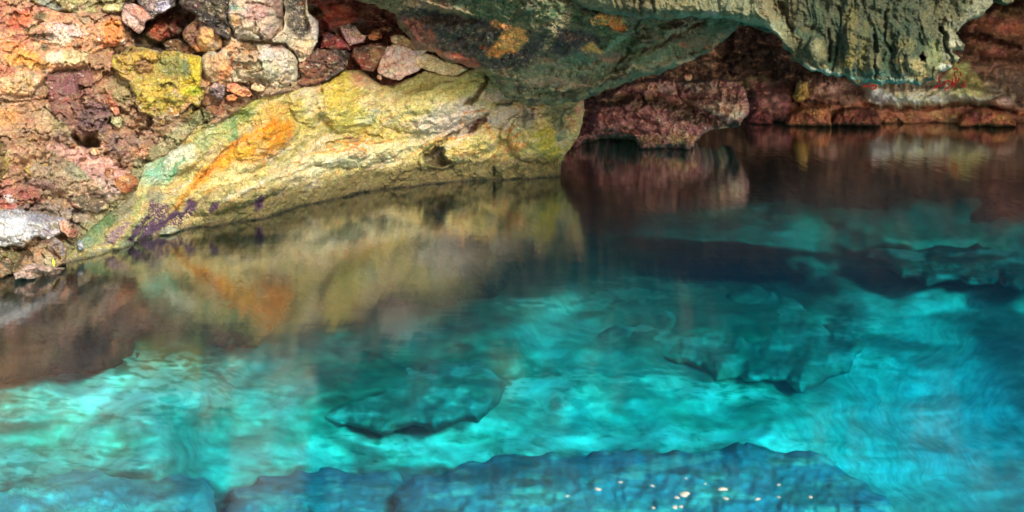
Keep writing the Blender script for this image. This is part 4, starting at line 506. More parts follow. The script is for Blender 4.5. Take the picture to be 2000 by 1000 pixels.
 ('rock', [(-200, 420), (0, 412), (30, 408), (62, 414), (90, 420), (125, 424), (132, 438), (118, 456), (96, 470), (76, 462), (62, 468), (60, 478), (44, 482), (20, 480), (0, 482), (-200, 520)], -.30, '#c6c6c4', [('#dcdedc', .4, .8, 'e', (25, 445, 34, 20)), ('#8f8890', .4, .8, 'e', (90, 428, 34, 8), .0), ('#b09aa0', .4, .7, 'e', (100, 448, 20, 10)), ('#7c7c50', .35, .8, 'e', (106, 442, 12, 6)), ('#bd9a60', .35, .8, 'e', (58, 472, 9, 5)), ('#8c9058', .4, .8, 'e', (20, 484, 24, 6)), ('#7a6e66', .4, .7, 'e', (40, 416, 40, 6), .1)],
    [('b', .12, (40, 445, 60, 30)), ('c', .04, 2.5, [(60, 440), (90, 450), (100, 460)])], 'whitish grey shore rock at the lower left, above the dark hollow', dict(edge=10, depth=.25, s=1.5)),
 ('rock', [(-200, 490), (0, 480), (30, 484), (52, 488), (66, 496), (62, 512), (50, 524), (30, 536), (0, 548), (-200, 600)], .0, '#5e5030', [('#8a8450', .4, .8, 'e', (20, 500, 20, 9), .1), ('#46381e', .4, .8, 'e', (50, 500, 14, 14)), ('#7c8070', .4, .8, 'e', (5, 525, 14, 10), .1)], [], 'dark olive rock in the hollow under the whitish shore rock', dict(edge=14, depth=.3)),
 ('rock', [(62, 498), (66, 484), (76, 478), (84, 466), (98, 460), (112, 464), (124, 474), (131, 488), (131, 502), (126, 518), (112, 524), (90, 528), (72, 520), (62, 510)], -.42, '#a58c68', [('#5c3c34', .3, .9, 'e', (92, 470, 12, 6, -15), .0), ('#a8a0b0', 2, .8, 's', (5, [(112, 470), (122, 482), (124, 498)])), ('#6e3426', 2, .95, 's', (6, [(94, 486), (106, 494), (117, 504)])), ('#c0b490', .4, .8, 'e', (95, 508, 18, 10)), ('#b89068', .4, .8, 'e', (72, 495, 8, 14)), ('#9c8a7c', .4, .7, 'e', (108, 480, 12, 10))],
    [('c', .06, 3, [(92, 485), (106, 494), (118, 505)]), ('r', .04, 3, [(84, 482), (100, 482), (116, 494), (122, 510)]), ('r', .03, 3, [(70, 490), (86, 476), (104, 472), (120, 484)])], 'rounded shore rock with a ringed grain and a rusty gash, standing at the water edge', dict(edge=10, depth=.2, s=1.1, skirt=.35, rough=(.04, .02, .012))),
 ('rock', [(28, 534), (40, 528), (50, 518), (64, 514), (80, 516), (100, 520), (116, 522), (126, 524), (120, 534), (95, 540), (60, 546), (30, 546)], -.50, '#c4a692', [('#b08a7c', .4, .7, 'e', (70, 524, 26, 5), .1), ('#d4bea8', .4, .7, 'e', (45, 531, 12, 4))], [('b', .1, (80, 524, 40, 8))], 'flat pinkish rock foot at the water in front of the ringed shore rock', dict(edge=6, depth=.12, s=1.1, skirt=.3)),
 ('stone', [(112, 436), (120, 431), (128, 432), (136, 440), (146, 446), (153, 454), (148, 464), (136, 466), (128, 456), (118, 448)], -.36, '#d8a488', [('#8a4c34', .35, .9, 'e', (145, 456, 9, 9)), ('#ecc4ae', .4, .7, 'e', (122, 438, 8, 5))], [], 'peach stone with a rust-red end, between the whitish rock and the green slope', dict(edge=5, s=1.2, depth=.12)),
 ('stone', [(148, 480), (150, 474), (158, 472), (164, 476), (164, 486), (156, 490), (150, 488)], -.24, '#8e9aa0', [('#c8ccd0', .4, .8, 'e', (160, 476, 5, 4)), ('#404838', .4, .8, 'e', (152, 482, 4, 4))], [], 'small blue-grey pebble in the mossy slope right of the ringed shore rock', dict(edge=5, s=1.1, depth=.07)),
 # in the red recess
 ('rock', [(686, 40), (692, 30), (706, 25), (722, 28), (740, 34), (758, 38), (770, 44), (768, 52), (745, 50), (715, 48), (694, 48)], .35, '#6c4c44', [('#6a6a50', .35, .9, 'e', (702, 36, 10, 7)), ('#8a5a52', .4, .7, 'e', (735, 38, 24, 6))], [], 'grey-green capped stone on the ledge at the back of the red recess', dict(gain=1.25, tone=(1.15, 1, .9), edge=6, s=1.4, depth=.12)),
 ('rock', [(660, 50), (680, 44), (694, 50), (704, 60), (716, 70), (712, 82), (698, 86), (684, 90), (676, 82), (668, 70), (664, 60)], .12, '#c8a8a4', [('#504c44', .35, .95, 'e', (682, 52, 20, 8), -.1), ('#b4a878', .4, .8, 'e', (695, 66, 18, 6), .1), ('#dcc0c4', .4, .7, 'e', (690, 80, 14, 6))], [], 'white crusted rock with a dark mossy top in the red recess', dict(gain=1.25, tone=(1.15, 1, .9), edge=6, s=1.2, depth=.14, crag=.04)),
 ('stone', [(718, 70), (728, 62), (740, 60), (748, 66), (745, 74), (734, 78), (722, 77)], .12, '#bb7c50', [('#9a5440', .4, .8, 'e', (744, 70, 6, 7))], [], 'orange-brown stone right of the white crusted rock in the red recess', dict(gain=1.25, tone=(1.15, 1, .9), edge=6, s=1.2, depth=.1)),
 ('stone', [(686, 106), (690, 103), (695, 106), (695, 112), (690, 115), (686, 112)], .05, '#c8604a', [], [], 'bright red pebble in the middle of the red recess', dict(edge=4, s=1.0, depth=.05)),
 ('stone', [(712, 62), (722, 58), (760, 50), (775, 60), (765, 66), (740, 62), (722, 66)], .3, '#6a4438', [('#a06c50', .35, .8, 'e', (740, 54, 14, 3), .0)], [], 'dark reddish slab under the shadowed gap at the back of the red recess', dict(gain=1.25, tone=(1.15, 1, .9), edge=5, s=1.3, depth=.12)),
 ('rock', [(738, 130), (746, 108), (752, 94), (768, 86), (790, 87), (810, 97), (824, 106), (828, 128), (814, 140), (800, 147), (785, 155), (768, 156), (752, 150), (738, 142)], -.02, '#d8bab0', [('#c4a088', .35, .8, 'e', (745, 132, 12, 9)), ('#e6cec8', .4, .7, 'e', (775, 105, 16, 12)), ('#d8ccae', .4, .7, 'e', (765, 140, 12, 8))],
    [('c', .05, 2, [(752, 125), (770, 128), (790, 122)]), ('c', .04, 1.8, [(768, 92), (765, 120), (770, 150)])], 'pale pink cracked rock in the recess above the yellow limestone', dict(gain=1.25, tone=(1.15, 1, .9), edge=5, s=1.2, depth=.12, crag=.03)),
 ('rock', [(795, 112), (812, 106), (835, 104), (855, 112), (880, 122), (905, 130), (914, 134), (900, 144), (882, 150), (870, 146), (845, 140), (820, 134), (798, 128)], -.08, '#c8bb94', [('#d6bcae', .4, .7, 'e', (810, 116, 18, 8)), ('#aaa070', .4, .7, 'e', (880, 128, 16, 6)), ('#b8a880', .4, .7, 'e', (850, 126, 26, 8), 0)], [], 'long pale slab tapering right, lying under the black mottled ceiling', dict(gain=1.25, tone=(1.15, 1, .9), edge=6, s=1.3, depth=.14, crag=.025)),
 ('rock', [(762, 72), (775, 66), (790, 70), (806, 80), (820, 86), (818, 98), (806, 104), (792, 92), (776, 88), (764, 82)], .0, '#bca47c', [('#c8a060', .4, .7, 'e', (795, 80, 12, 5)), ('#9c7c5c', .4, .7, 'e', (812, 96, 8, 6))], [], 'tan wedge of rock above the pale pink cracked rock', dict(gain=1.25, tone=(1.15, 1, .9), edge=5, s=1.3, depth=.12, crag=.03)),
 ('rock', [(690, 94), (718, 86), (742, 84), (754, 94), (748, 110), (742, 128), (730, 140), (708, 138), (696, 122), (688, 106)], .02, '#8a5a44', [('#b89066', .4, .8, 'e', (732, 108, 10, 14), .0), ('#4c4034', .4, .8, 'e', (710, 96, 16, 6), .0), ('#a8503c', .4, .8, 'e', (704, 124, 10, 12))], [], 'mottled brown rock between the bright red pebble and the pale pink cracked rock', dict(gain=1.15, edge=8, s=1.3, depth=.16, crag=.07)),
 ('rock', [(628, 66), (648, 64), (664, 74), (682, 88), (684, 98), (652, 98), (628, 96)], .05, '#9c4a44', [('#c0605a', .4, .8, 'e', (668, 86, 12, 8), .0), ('#4c302c', .4, .8, 'e', (640, 70, 14, 6), .0)], [], 'crumbly dark red rock between the white-rimmed rock and the red recess', dict(gain=1.15, edge=8, s=1.3, depth=.16, crag=.07)),
 ('stone', [(808, 100), (818, 92), (828, 92), (834, 100), (826, 106), (814, 106)], -.1, '#d4bcb0', [], [], 'small triangular pale stone where the tan wedge meets the long pale slab', dict(gain=1.25, tone=(1.15, 1, .9), edge=4, s=1.1, depth=.07)),
 ('stone', [(735, 150), (738, 146), (744, 148), (747, 154), (744, 158), (738, 156)], -.12, '#e0a07c', [], [], 'salmon pebble in the fold below the pale pink cracked rock', dict(edge=4, s=1.0, depth=.05)),
 ('rock', [(966, 130), (974, 122), (992, 118), (1010, 124), (1030, 134), (1040, 142), (1050, 150), (1062, 160), (1074, 166), (1076, 178), (1066, 184), (1040, 182), (1010, 178), (990, 172), (976, 164), (968, 148)], -.62, '#8a6660', [('#b8a4c0', .35, .9, 'e', (990, 130, 9, 6, 45)), ('#b48890', .4, .8, 'e', (1010, 145, 18, 7, 25)), ('#b89888', .4, .8, 'e', (990, 155, 20, 8, 15)), ('#6a5446', .4, .9, 'e', (1045, 168, 26, 12, 15)), ('#5a3634', .4, .7, 'e', (1000, 170, 18, 4, 15))],  # first patch: small lilac area near its top
    [('b', .12, (1000, 146, 34, 22, 20))], 'purple-brown nodule with a lilac patch under the middle of the ceiling', dict(edge=12, s=1.3, depth=.25, rough=(.04, .015, .004))),
]
for i, (nm, pts, off, base, pat, ft, lab, op) in enumerate(SMALL):
    op = dict(op); op.setdefault('s', 1.5); op.setdefault('edge', 8); op.setdefault('depth', .18); op.setdefault('skirt', .5); op.setdefault('crag', .06); op.setdefault('gain', .78); op['depth'] *= .55; op['edge'] *= .5; op.setdefault('veins', [('#e2cdb4', .45, 12, 7, 10, .25), ('#7a5240', .45, 12, 8, 0, .25), ('#9a946c', .4, 16, 9, 0, .25), ('#f0e4d4', .6, 5, 4, 0, .42), ('#4a382c', .5, 6, 5, 0, .38)])
    op.setdefault('rough', (.05, .03, .012)); op.setdefault('amp', 2.3); op.setdefault('crevice', .02)
    rock(nm, pts, host(off), base, pat, ft, seed=20 + i, label=lab, cat=nm if nm != 'stone' else 'stone', group=RK, warp=.6, **op)

# stones near the ceiling and on the far shore
rock('stone', [(1335, 152), (1338, 146), (1344, 147), (1351, 145), (1352, 151), (1349, 157), (1341, 158)], lambda x, y: 11.1 + 0 * x, '#dc9870', [('#b4704c', .4, .8, 'e', (1345, 155, 8, 3))], s=1.0, edge=5, depth=.08, skirt=.12, amp=.8, seed=90,
     label='small peach stone stuck under the right slope of the ceiling, above the pink shelf', cat='stone', rough=(.02, .01, .004))
FARR = [
 ('rock', [(1546, 190), (1556, 166), (1562, 156), (1578, 160), (1576, 176), (1582, 190), (1572, 196), (1556, 200)], '#a88c4c', [('#7c5c34', .4, .8, 'e', (1572, 180, 8, 12), 0), ('#b8a070', .4, .7, 'e', (1562, 164, 8, 6))], 'ochre rock standing against the far wall left of the fringe'),
 ('boulder', [(1624, 236), (1630, 222), (1645, 212), (1668, 208), (1700, 210), (1716, 220), (1722, 236), (1720, 246), (1625, 246)], '#6a4034', [('#8a5a44', .4, .8, 'e', (1650, 222, 18, 6), .1), ('#4c2a26', .4, .8, 'e', (1690, 226, 20, 8), 0)], 'dark reddish boulder at the foot of the far wall, left of the pale band'),
 ('boulder', [(1872, 240), (1880, 226), (1896, 216), (1920, 210), (1950, 216), (1972, 226), (1986, 238), (1984, 248), (1874, 248)], '#9a6044', [('#c48c5c', .4, .8, 'e', (1955, 230, 22, 8), .0), ('#70403a', .4, .8, 'e', (1905, 228, 20, 10), 0)], 'rust brown boulder at the foot of the far wall near the right edge'),
 ('boulder', [(1456, 240), (1462, 222), (1478, 212), (1496, 216), (1508, 228), (1512, 246), (1458, 248)], '#6c3c3c', [('#8a5450', .4, .8, 'e', (1485, 222, 12, 6))], 'dark wine red boulder at the waterline right of the pink shelf'),
 ('boulder', [(1532, 240), (1540, 224), (1556, 212), (1584, 206), (1618, 208), (1626, 226), (1624, 246), (1534, 248)], '#8c5840', [('#b07c50', .4, .8, 'e', (1590, 218, 26, 7), .0)], 'brown boulder at the far waterline below the ochre rock'),
 ('rock', [(1930, 196), (1944, 186), (1962, 184), (1978, 190), (1982, 204), (1970, 214), (1944, 208)], '#b89480', [('#c8a89c', .4, .7, 'e', (1968, 192, 10, 6))], 'pinkish rounded end of the pale band on the far wall, near the right edge'),
]
for i, (nm, pts, base, pat, lab) in enumerate(FARR):
    rock(nm, pts, (lambda d: lambda x, y: ZBK(x, y) - d)(.75 if nm == 'boulder' else .7), base, pat, s=1.5, edge=9, depth=.5, skirt=.8, crag=.03, seed=100 + i, mat=M_FAR, label=lab, cat=nm, group='rocks along the far wall', gain=1.9, rough=(.06, .03, .015))

# ------------------------------------------------------------------ red writing on the far wall: flat paint just proud of the rock
m_red, t_, N_, L_ = new_mat('red paint'); N_['Principled BSDF'].inputs['Base Color'].default_value = (.5, .012, .02, 1); N_['Principled BSDF'].inputs['Roughness'].default_value = .7
def strokes(name, lines, wd, label, group=None, dz=.72):
    vs, fs = [], []
    for ln in lines:
        Q = outline(ln, .6, 2.0, int(ln[0][0]), False); T = np.gradient(Q, axis=0); T /= np.hypot(T[:, 0], T[:, 1])[:, None] + 1e-9
        W = wd * (.75 + .5 * np.clip(fbm(Q[:, 0] / 4, Q[:, 1] / 4, 2, 4) + .3, 0, 1)) * .5; W[0] *= .5; W[-1] *= .4
        A = np.stack([Q[:, 0] - T[:, 1] * W, Q[:, 1] + T[:, 0] * W], 1); B = np.stack([Q[:, 0] + T[:, 1] * W, Q[:, 1] - T[:, 0] * W], 1)
        for lay in (0, .012):
            b = len(vs)
            for a_, b_ in zip(A, B):
                for p in (a_, b_):
                    z = float(ZBK(p[0], p[1])) - dz - lay; vs.append(((p[0] - 1000) / F * z, z, H_CAM - p[1] / F * z))
            for k in range(len(Q) - 1): fs.append((b + 2 * k, b + 2 * k + 1, b + 2 * k + 3, b + 2 * k + 2))
    me = bpy.data.meshes.new(name); me.from_pydata(vs, [], fs); me.materials.append(m_red); o = bpy.data.objects.new(name, me)
    put(o, name, label=label, category='graffiti'); return o
strokes('graffiti', [[(1836, 146), (1833, 154), (1835, 164)], [(1821, 173), (1832, 168), (1843, 166)], [(1846, 167), (1846, 160), (1852, 157), (1858, 161), (1858, 170)], [(1846, 178), (1847, 173), (1854, 171)],
    [(1856, 144), (1856, 146)], [(1862, 135), (1867, 134), (1872, 138)], [(1864, 141), (1865, 149), (1869, 153)], [(1859, 153), (1861, 164), (1859, 171)], [(1861, 166), (1868, 162), (1872, 156), (1874, 151)], [(1864, 165), (1864, 170)], [(1868, 152), (1866, 158), (1872, 160)],
    [(1873, 139), (1877, 143), (1876, 149)], [(1881, 158), (1885, 159), (1884, 165), (1880, 169), (1875, 168)]], 3.2, 'red painted scrawl of looping characters on the pale far wall right of the hanging flowstone')
strokes('graffiti', [[(1684, 165), (1690, 168), (1697, 168), (1704, 169), (1707, 166), (1713, 167), (1710, 173), (1704, 175)]], 3.0, 'small red painted marks just under the left fringe of the hanging flowstone')

# ------------------------------------------------------------------ pool bed
def zbed(x, y):
    """depth below the water at surface pixel (x, y)"""
    d = interp(y, [(200, 1.1), (400, 1.15), (450, 1.35), (520, 1.65), (700, 1.9), (1000, 2.0)])
    left = interp(x, [(-400, .75), (300, .9), (520, 1.3), (950, 1.6)]) + interp(y, [(600, 0), (740, 0), (1000, .55)])
    k = sstep(1250, 850, x); d = d * (1 - k) + left * k
    d = d + 2.2 * sstep(1450, 2000, x) * sstep(560, 860, y)
    return d + .7 * sstep(75, 0, np.abs(y - 535 - .05 * (x - 1350))) * sstep(270, 100, np.abs(x - 1360))
bx = np.concatenate([np.arange(-1500, -60, 60), np.arange(-60, 2060, 3.2), np.arange(2060, 3500, 60)]); by = np.concatenate([np.arange(215, 380, 6), np.arange(380, 1010, 2.6), np.geomspace(1014, 5200, 46)])
X, Y = np.meshgrid(bx, by)
wx = X + 38 * fbm(X / 190, Y / 80, 3, 60); wy = Y + 16 * fbm(X / 190, Y / 80, 3, 63)
D = zbed(wx, Y)
D = D - .20 * fbm(X / 190, Y / 100, 2, 68) - .02 * fbm(X / 60, Y / 30, 2, 69)
D = np.clip(D, .7, 7)
Z = np.clip((H_CAM + D) * F / Y, .2, 36)
co = np.stack([(X - 1000) / F * Z, Z, -D], -1).reshape(-1, 3)
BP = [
    ('#0e1814', 60, 1, 'p', [(-1500, 100), (3500, 100), (3500, 430), (1700, 410), (1200, 430), (1000, 560), (500, 690), (-1500, 720)]),  # shade under the ceiling and cliff painted into the bed
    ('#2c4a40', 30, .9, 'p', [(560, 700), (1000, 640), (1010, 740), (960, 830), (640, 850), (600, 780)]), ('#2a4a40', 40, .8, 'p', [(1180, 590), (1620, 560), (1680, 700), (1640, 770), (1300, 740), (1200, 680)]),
    ('#24443a', 36, .9, 'p', [(1080, 470), (1560, 470), (1620, 575), (1540, 590), (1180, 560)]), ('#1c2c22', 30, .9, 'p', [(100, 430), (1050, 330), (1050, 600), (600, 700), (100, 740), (-200, 740), (-200, 500)]),  # second patch: shade of the undercut cliff painted on the bed
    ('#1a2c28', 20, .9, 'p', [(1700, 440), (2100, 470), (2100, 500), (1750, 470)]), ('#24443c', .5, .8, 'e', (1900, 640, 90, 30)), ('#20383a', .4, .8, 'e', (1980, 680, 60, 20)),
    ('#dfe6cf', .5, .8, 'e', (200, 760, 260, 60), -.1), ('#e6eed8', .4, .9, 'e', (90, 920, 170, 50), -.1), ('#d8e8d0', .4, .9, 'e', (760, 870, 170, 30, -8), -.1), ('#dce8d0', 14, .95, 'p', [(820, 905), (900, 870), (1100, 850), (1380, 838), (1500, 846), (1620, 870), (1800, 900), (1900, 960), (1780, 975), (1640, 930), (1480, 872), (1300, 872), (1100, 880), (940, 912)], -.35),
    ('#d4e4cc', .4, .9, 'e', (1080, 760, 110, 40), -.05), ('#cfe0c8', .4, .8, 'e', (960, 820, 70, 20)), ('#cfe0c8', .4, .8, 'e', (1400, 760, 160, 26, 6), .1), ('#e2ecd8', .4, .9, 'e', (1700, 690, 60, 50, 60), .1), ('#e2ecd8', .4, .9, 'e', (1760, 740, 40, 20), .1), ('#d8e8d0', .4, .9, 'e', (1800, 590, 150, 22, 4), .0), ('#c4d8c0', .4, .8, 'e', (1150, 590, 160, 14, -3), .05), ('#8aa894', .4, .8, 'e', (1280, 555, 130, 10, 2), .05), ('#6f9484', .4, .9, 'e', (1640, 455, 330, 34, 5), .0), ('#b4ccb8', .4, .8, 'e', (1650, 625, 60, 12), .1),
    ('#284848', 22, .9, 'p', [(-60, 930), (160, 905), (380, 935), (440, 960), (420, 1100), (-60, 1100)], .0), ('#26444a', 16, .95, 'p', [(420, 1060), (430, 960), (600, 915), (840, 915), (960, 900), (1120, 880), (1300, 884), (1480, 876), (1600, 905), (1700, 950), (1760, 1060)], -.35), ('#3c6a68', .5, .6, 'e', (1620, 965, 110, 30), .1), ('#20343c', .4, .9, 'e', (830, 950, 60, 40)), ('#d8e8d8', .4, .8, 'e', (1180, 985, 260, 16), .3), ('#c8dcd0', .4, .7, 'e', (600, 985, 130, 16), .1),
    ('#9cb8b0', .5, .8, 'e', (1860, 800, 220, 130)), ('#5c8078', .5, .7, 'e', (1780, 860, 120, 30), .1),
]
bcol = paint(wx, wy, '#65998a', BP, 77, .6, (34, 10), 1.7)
bcol *= (1.08 + .22 * sstep(560, 760, Y) - .15 * sstep(600, 500, Y))[..., None]  # cave shade put into the colour: far rows darker
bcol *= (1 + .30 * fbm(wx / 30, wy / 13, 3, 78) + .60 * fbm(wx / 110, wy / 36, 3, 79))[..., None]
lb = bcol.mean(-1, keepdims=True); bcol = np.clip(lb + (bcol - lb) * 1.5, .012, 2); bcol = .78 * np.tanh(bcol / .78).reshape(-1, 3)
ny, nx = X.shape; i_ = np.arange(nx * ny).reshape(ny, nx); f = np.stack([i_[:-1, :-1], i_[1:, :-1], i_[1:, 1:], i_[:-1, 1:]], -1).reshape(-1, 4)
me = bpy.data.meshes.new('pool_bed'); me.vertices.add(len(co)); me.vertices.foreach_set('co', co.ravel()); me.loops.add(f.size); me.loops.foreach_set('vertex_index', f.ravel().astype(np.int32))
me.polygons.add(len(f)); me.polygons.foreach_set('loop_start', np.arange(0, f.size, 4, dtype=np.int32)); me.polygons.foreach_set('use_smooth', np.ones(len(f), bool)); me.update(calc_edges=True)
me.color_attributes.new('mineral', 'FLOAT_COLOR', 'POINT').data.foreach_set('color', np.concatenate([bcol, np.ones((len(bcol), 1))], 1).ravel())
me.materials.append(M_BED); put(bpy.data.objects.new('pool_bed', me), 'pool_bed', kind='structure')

SUB = [
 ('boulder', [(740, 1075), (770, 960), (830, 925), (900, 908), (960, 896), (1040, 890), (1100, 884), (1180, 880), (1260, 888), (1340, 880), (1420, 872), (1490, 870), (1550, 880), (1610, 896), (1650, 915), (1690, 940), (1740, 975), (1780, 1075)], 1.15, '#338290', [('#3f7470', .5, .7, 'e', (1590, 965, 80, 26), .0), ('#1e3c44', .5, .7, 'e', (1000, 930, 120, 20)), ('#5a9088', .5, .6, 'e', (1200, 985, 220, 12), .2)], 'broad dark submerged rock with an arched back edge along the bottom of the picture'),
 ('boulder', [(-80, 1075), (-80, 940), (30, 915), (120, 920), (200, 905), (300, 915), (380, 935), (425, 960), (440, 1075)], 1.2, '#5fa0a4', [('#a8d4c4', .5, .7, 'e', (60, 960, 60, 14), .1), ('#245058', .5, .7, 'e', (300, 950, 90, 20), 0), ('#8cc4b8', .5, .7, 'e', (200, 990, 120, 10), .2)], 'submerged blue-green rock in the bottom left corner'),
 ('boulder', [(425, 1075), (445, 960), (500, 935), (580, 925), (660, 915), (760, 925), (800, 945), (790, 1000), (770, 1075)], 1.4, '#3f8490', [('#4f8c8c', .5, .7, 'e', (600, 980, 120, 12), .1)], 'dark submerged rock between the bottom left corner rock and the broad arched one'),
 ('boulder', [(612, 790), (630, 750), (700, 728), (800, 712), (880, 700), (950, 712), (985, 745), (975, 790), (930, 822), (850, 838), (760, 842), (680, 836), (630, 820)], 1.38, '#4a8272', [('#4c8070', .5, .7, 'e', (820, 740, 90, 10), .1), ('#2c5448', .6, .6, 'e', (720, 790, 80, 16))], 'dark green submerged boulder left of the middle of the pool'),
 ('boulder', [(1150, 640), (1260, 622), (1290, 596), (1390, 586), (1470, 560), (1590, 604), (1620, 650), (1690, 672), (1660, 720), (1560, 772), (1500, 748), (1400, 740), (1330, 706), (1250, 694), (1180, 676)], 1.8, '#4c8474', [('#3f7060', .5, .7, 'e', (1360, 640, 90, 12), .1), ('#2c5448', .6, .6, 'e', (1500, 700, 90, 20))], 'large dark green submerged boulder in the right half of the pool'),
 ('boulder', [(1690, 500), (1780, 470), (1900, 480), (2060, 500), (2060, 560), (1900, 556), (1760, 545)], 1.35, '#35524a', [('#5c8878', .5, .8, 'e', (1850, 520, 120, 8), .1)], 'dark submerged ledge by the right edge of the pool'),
]
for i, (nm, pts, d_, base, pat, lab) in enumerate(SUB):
    rock('submerged_' + nm, pts, (lambda d_: lambda x, y: (H_CAM + d_) * F / np.maximum(y, 300))(d_), base, pat, s=3, edge=46, depth=.5, skirt=.25, ofq=60., sat=1., seed=140 + i, mat=M_BED, label=lab, cat='submerged rock', group='rocks under the water', amp=11, rough=(.15, .02, .0), crag=.0, wet_and_shade=False,
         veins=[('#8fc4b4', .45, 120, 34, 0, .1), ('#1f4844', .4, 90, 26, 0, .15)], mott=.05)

# ------------------------------------------------------------------ water: one closed body, clear, tinted by depth
m_w, t, N, L = new_mat('clear pool water'); N.remove(N['Principled BSDF']); out = N['Material Output']
tr = N.new('ShaderNodeBsdfTransparent'); gl = N.new('ShaderNodeBsdfGlossy'); gl.inputs['Roughness'].default_value = .10
# reflectance by angle, the same from above and from below (the surface passes light straight through)
gq = N.new('ShaderNodeNewGeometry'); dt = N.new('ShaderNodeVectorMath'); dt.operation = 'DOT_PRODUCT'; L.new(gq.outputs['Incoming'], dt.inputs[0]); L.new(gq.outputs['Normal'], dt.inputs[1])
def mth(op, a, b=None):
    n = N.new('ShaderNodeMath'); n.operation = op
    for k, v in ((0, a), (1, b)):
        if v is None: continue
        if hasattr(v, 'node'): L.new(v, n.inputs[k])
        else: n.inputs[k].default_value = v
    return n.outputs[0]
refl = mth('MINIMUM', .92, mth('ADD', mth('MULTIPLY', mth('POWER', mth('SUBTRACT', 1, mth('ABSOLUTE', dt.outputs['Value'])), 5.), 1.95), .0))
mx = N.new('ShaderNodeMixShader'); L.new(refl, mx.inputs[0]); L.new(tr.outputs[0], mx.inputs[1]); L.new(gl.outputs[0], mx.inputs[2]); L.new(mx.outputs[0], out.inputs['Surface'])
geo = N.new('ShaderNodeNewGeometry'); mp = N.new('ShaderNodeMapping'); mp.inputs['Scale'].default_value = (38, 1.6, 1); L.new(geo.outputs['Position'], mp.inputs['Vector'])
na = N.new('ShaderNodeTexNoise'); na.inputs['Scale'].default_value = 1; na.inputs['Detail'].default_value = 4; L.new(mp.outputs[0], na.inputs['Vector'])
mp2 = N.new('ShaderNodeMapping'); mp2.inputs['Scale'].default_value = (4, 16, 1); L.new(geo.outputs['Position'], mp2.inputs['Vector'])
nb = N.new('ShaderNodeTexNoise'); nb.inputs['Scale'].default_value = 1.4; nb.inputs['Detail'].default_value = 3; L.new(mp2.outputs[0], nb.inputs['Vector'])
def vm(op, a, b=None, sc=None):
    n = N.new('ShaderNodeVectorMath'); n.operation = op
    for k, v in ((0, a), (1, b)):
        if v is None: continue
        if hasattr(v, 'node'): L.new(v, n.inputs[k])
        else: n.inputs[k].default_value = v
    if sc is not None: n.inputs['Scale'].default_value = sc
    return n.outputs[0]
a = vm('MULTIPLY', vm('SUBTRACT', na.outputs['Color'], (.5, .5, .5)), (.014, .034, 0))
b = vm('MULTIPLY', vm('SUBTRACT', nb.outputs['Color'], (.5, .5, .5)), (.010, .035, 0))
nn = vm('NORMALIZE', vm('ADD', vm('ADD', a, b), geo.outputs['Normal'])); L.new(nn, gl.inputs['Normal']); 
va = N.new('ShaderNodeVolumeAbsorption'); va.inputs['Color'].default_value = (0.0, .905, .975, 1); va.inputs['Density'].default_value = .52; vsc = N.new('ShaderNodeVolumeScatter'); vsc.inputs['Color'].default_value = (.05, .55, 1, 1); vsc.inputs['Density'].default_value = .03; vsc.inputs['Anisotropy'].default_value = .3
vad = N.new('ShaderNodeAddShader'); L.new(va.outputs[0], vad.inputs[0]); L.new(vsc.outputs[0], vad.inputs[1]); L.new(vad.outputs[0], out.inputs['Volume'])
x0, x1, y0, y1, z0 = -34, 34, -8, 40, -9
vs = [(x0, y0, 0), (x1, y0, 0), (x1, y1, 0), (x0, y1, 0), (x0, y0, z0), (x1, y0, z0), (x1, y1, z0), (x0, y1, z0)]
me = bpy.data.meshes.new('water'); me.from_pydata(vs, [], [(0, 1, 2, 3), (7, 6, 5, 4), (0, 4, 5, 1), (1, 5, 6, 2), (2, 6, 7, 3), (3, 7, 4, 0)]); me.materials.append(m_w)
put(bpy.data.objects.new('water', me), 'water', kind='structure')

# ------------------------------------------------------------------ leaf and floating flecks
def simple(name, colr, rough=.6):
    m, t, N, L = new_mat(name); b = N['Principled BSDF']; b.inputs['Base Color'].default_value = (*lin(colr), 1); b.inputs['Roughness'].default_value = rough
    n = N.new('ShaderNodeTexNoise'); n.inputs['Scale'].default_value = 60; bp = N.new('ShaderNodeBump'); bp.inputs['Strength'].default_value = .3; L.new(n.outputs[0], bp.inputs['Height']); L.new(bp.outputs[0], b.inputs['Normal']); return m
def leafmesh(name, Lh, Wd, mat, curl=.2, n=7):
    vs, fs = [], []
    for k in range(n + 1):
        u = k / n; w_ = Wd * math.sin(math.pi * min(1, u * .93 + .05)) ** .8; zc = curl * Lh * (u - .5) ** 2
        vs += [(-w_, u * Lh, zc + .25 * w_), (0, u * Lh, zc), (w_, u * Lh, zc + .25 * w_)]
        if k: b = 3 * k; fs += [(b - 3, b - 2, b + 1, b), (b - 2, b - 1, b + 2, b + 1)]
    me = bpy.data.meshes.new(name); me.from_pydata(vs, [], fs); me.materials.append(mat); me.polygons.foreach_set('use_smooth', np.ones(len(fs), bool)); return me
zl = 2 * F / 527. - .06
lf = bpy.data.objects.new('leaf', leafmesh('leaf', .062, .011, simple('yellow green leaf', '#a8b428')))
lf.location = ((106 - 1000) / F * zl, zl, H_CAM - 521 / F * zl); lf.rotation_euler = (math.radians(75), math.radians(-14), 0)
put(lf, 'leaf', label='narrow yellow-green leaf upright at the waterline on the ringed shore rock', category='leaf')
mf = simple('pale petal', '#b0ae98')  # one pale tone for the small flecks on the water
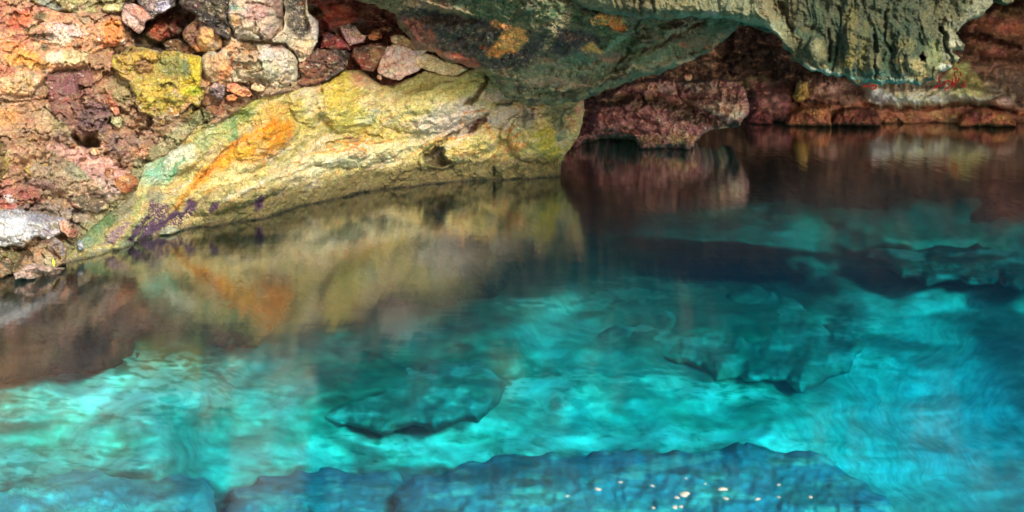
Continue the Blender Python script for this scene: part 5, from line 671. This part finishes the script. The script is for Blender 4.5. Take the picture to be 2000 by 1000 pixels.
spots = [(1168, 958, 12, 'pale yellow fleck floating alone at the left of the floating flecks'), (1337, 968, 20, 'largest cream fleck floating near the bottom edge, in the middle of the group'), (1322, 974, 10, 'small cream fleck touching the lower left of the largest fleck'), (1412, 958, 15, 'wide cream fleck floating up and right of the largest fleck'), (1418, 976, 10, 'greenish cream fleck just below the wide cream fleck'),
    (1480, 977, 10, 'round bright fleck floating below and left of the two stacked dots'), (1521, 949, 6, 'tiny dot, upper of the two stacked dots near the right of the floating flecks'), (1521, 973, 6, 'tiny dot, lower of the two stacked dots near the right of the floating flecks'), (1583, 973, 8, 'faint greenish fleck, rightmost of the floating flecks'), (1108, 971, 7, 'faint teal fleck, leftmost of the floating flecks'),
    (1274, 951, 8, 'faint rosy fleck floating left of and above the largest fleck'), (1212, 944, 7, 'dull pinkish fleck up and right of the lone yellow fleck'), (1340, 936, 5, 'tiny faint dot floating above the largest fleck'), (1318, 993, 12, 'cream fleck at the bottom edge, under the largest fleck'), (1330, 992, 9, 'cream fleck at the bottom edge, right-hand one of the pair under the largest fleck'), (1276, 994, 8, 'faint fleck at the bottom edge, left of the pair under the largest fleck'),
    (1378, 947, 5, 'very small rosy dot between the largest and the wide cream fleck')]
rnd = random.Random(4)
for k, (px, py, wpx, lab) in enumerate(spots):
    Zf = 2 * F / py; sz = wpx / F * Zf
    vs = []; fs = []; n = 10
    for r_, h_ in ((1, .15), (.75, .45), (.35, .6)):
        for q in range(n):
            an = 2 * math.pi * q / n; rr = r_ * (1 + .25 * math.sin(an * 2 + k) + .15 * math.sin(an * 3 + 2 * k)); vs.append((rr * math.cos(an) * .5 * sz, rr * math.sin(an) * .55 * sz, h_ * sz * .3))
    for l_ in (0, 1):
        for q in range(n): fs.append((l_ * n + q, l_ * n + (q + 1) % n, l_ * n + n + (q + 1) % n, l_ * n + n + q))
    fs.append(tuple(range(2 * n, 3 * n)))
    me = bpy.data.meshes.new('floating_speck'); me.from_pydata(vs, [], fs); me.materials.append(mf); me.polygons.foreach_set('use_smooth', np.ones(len(fs), bool))
    o = bpy.data.objects.new('floating_speck', me); o.location = ((px - 1000) / F * Zf, Zf, .004); o.rotation_euler = (0, 0, rnd.uniform(0, 6))
    put(o, 'floating_speck', label=lab, category='speck', group='pale flecks floating on the water')
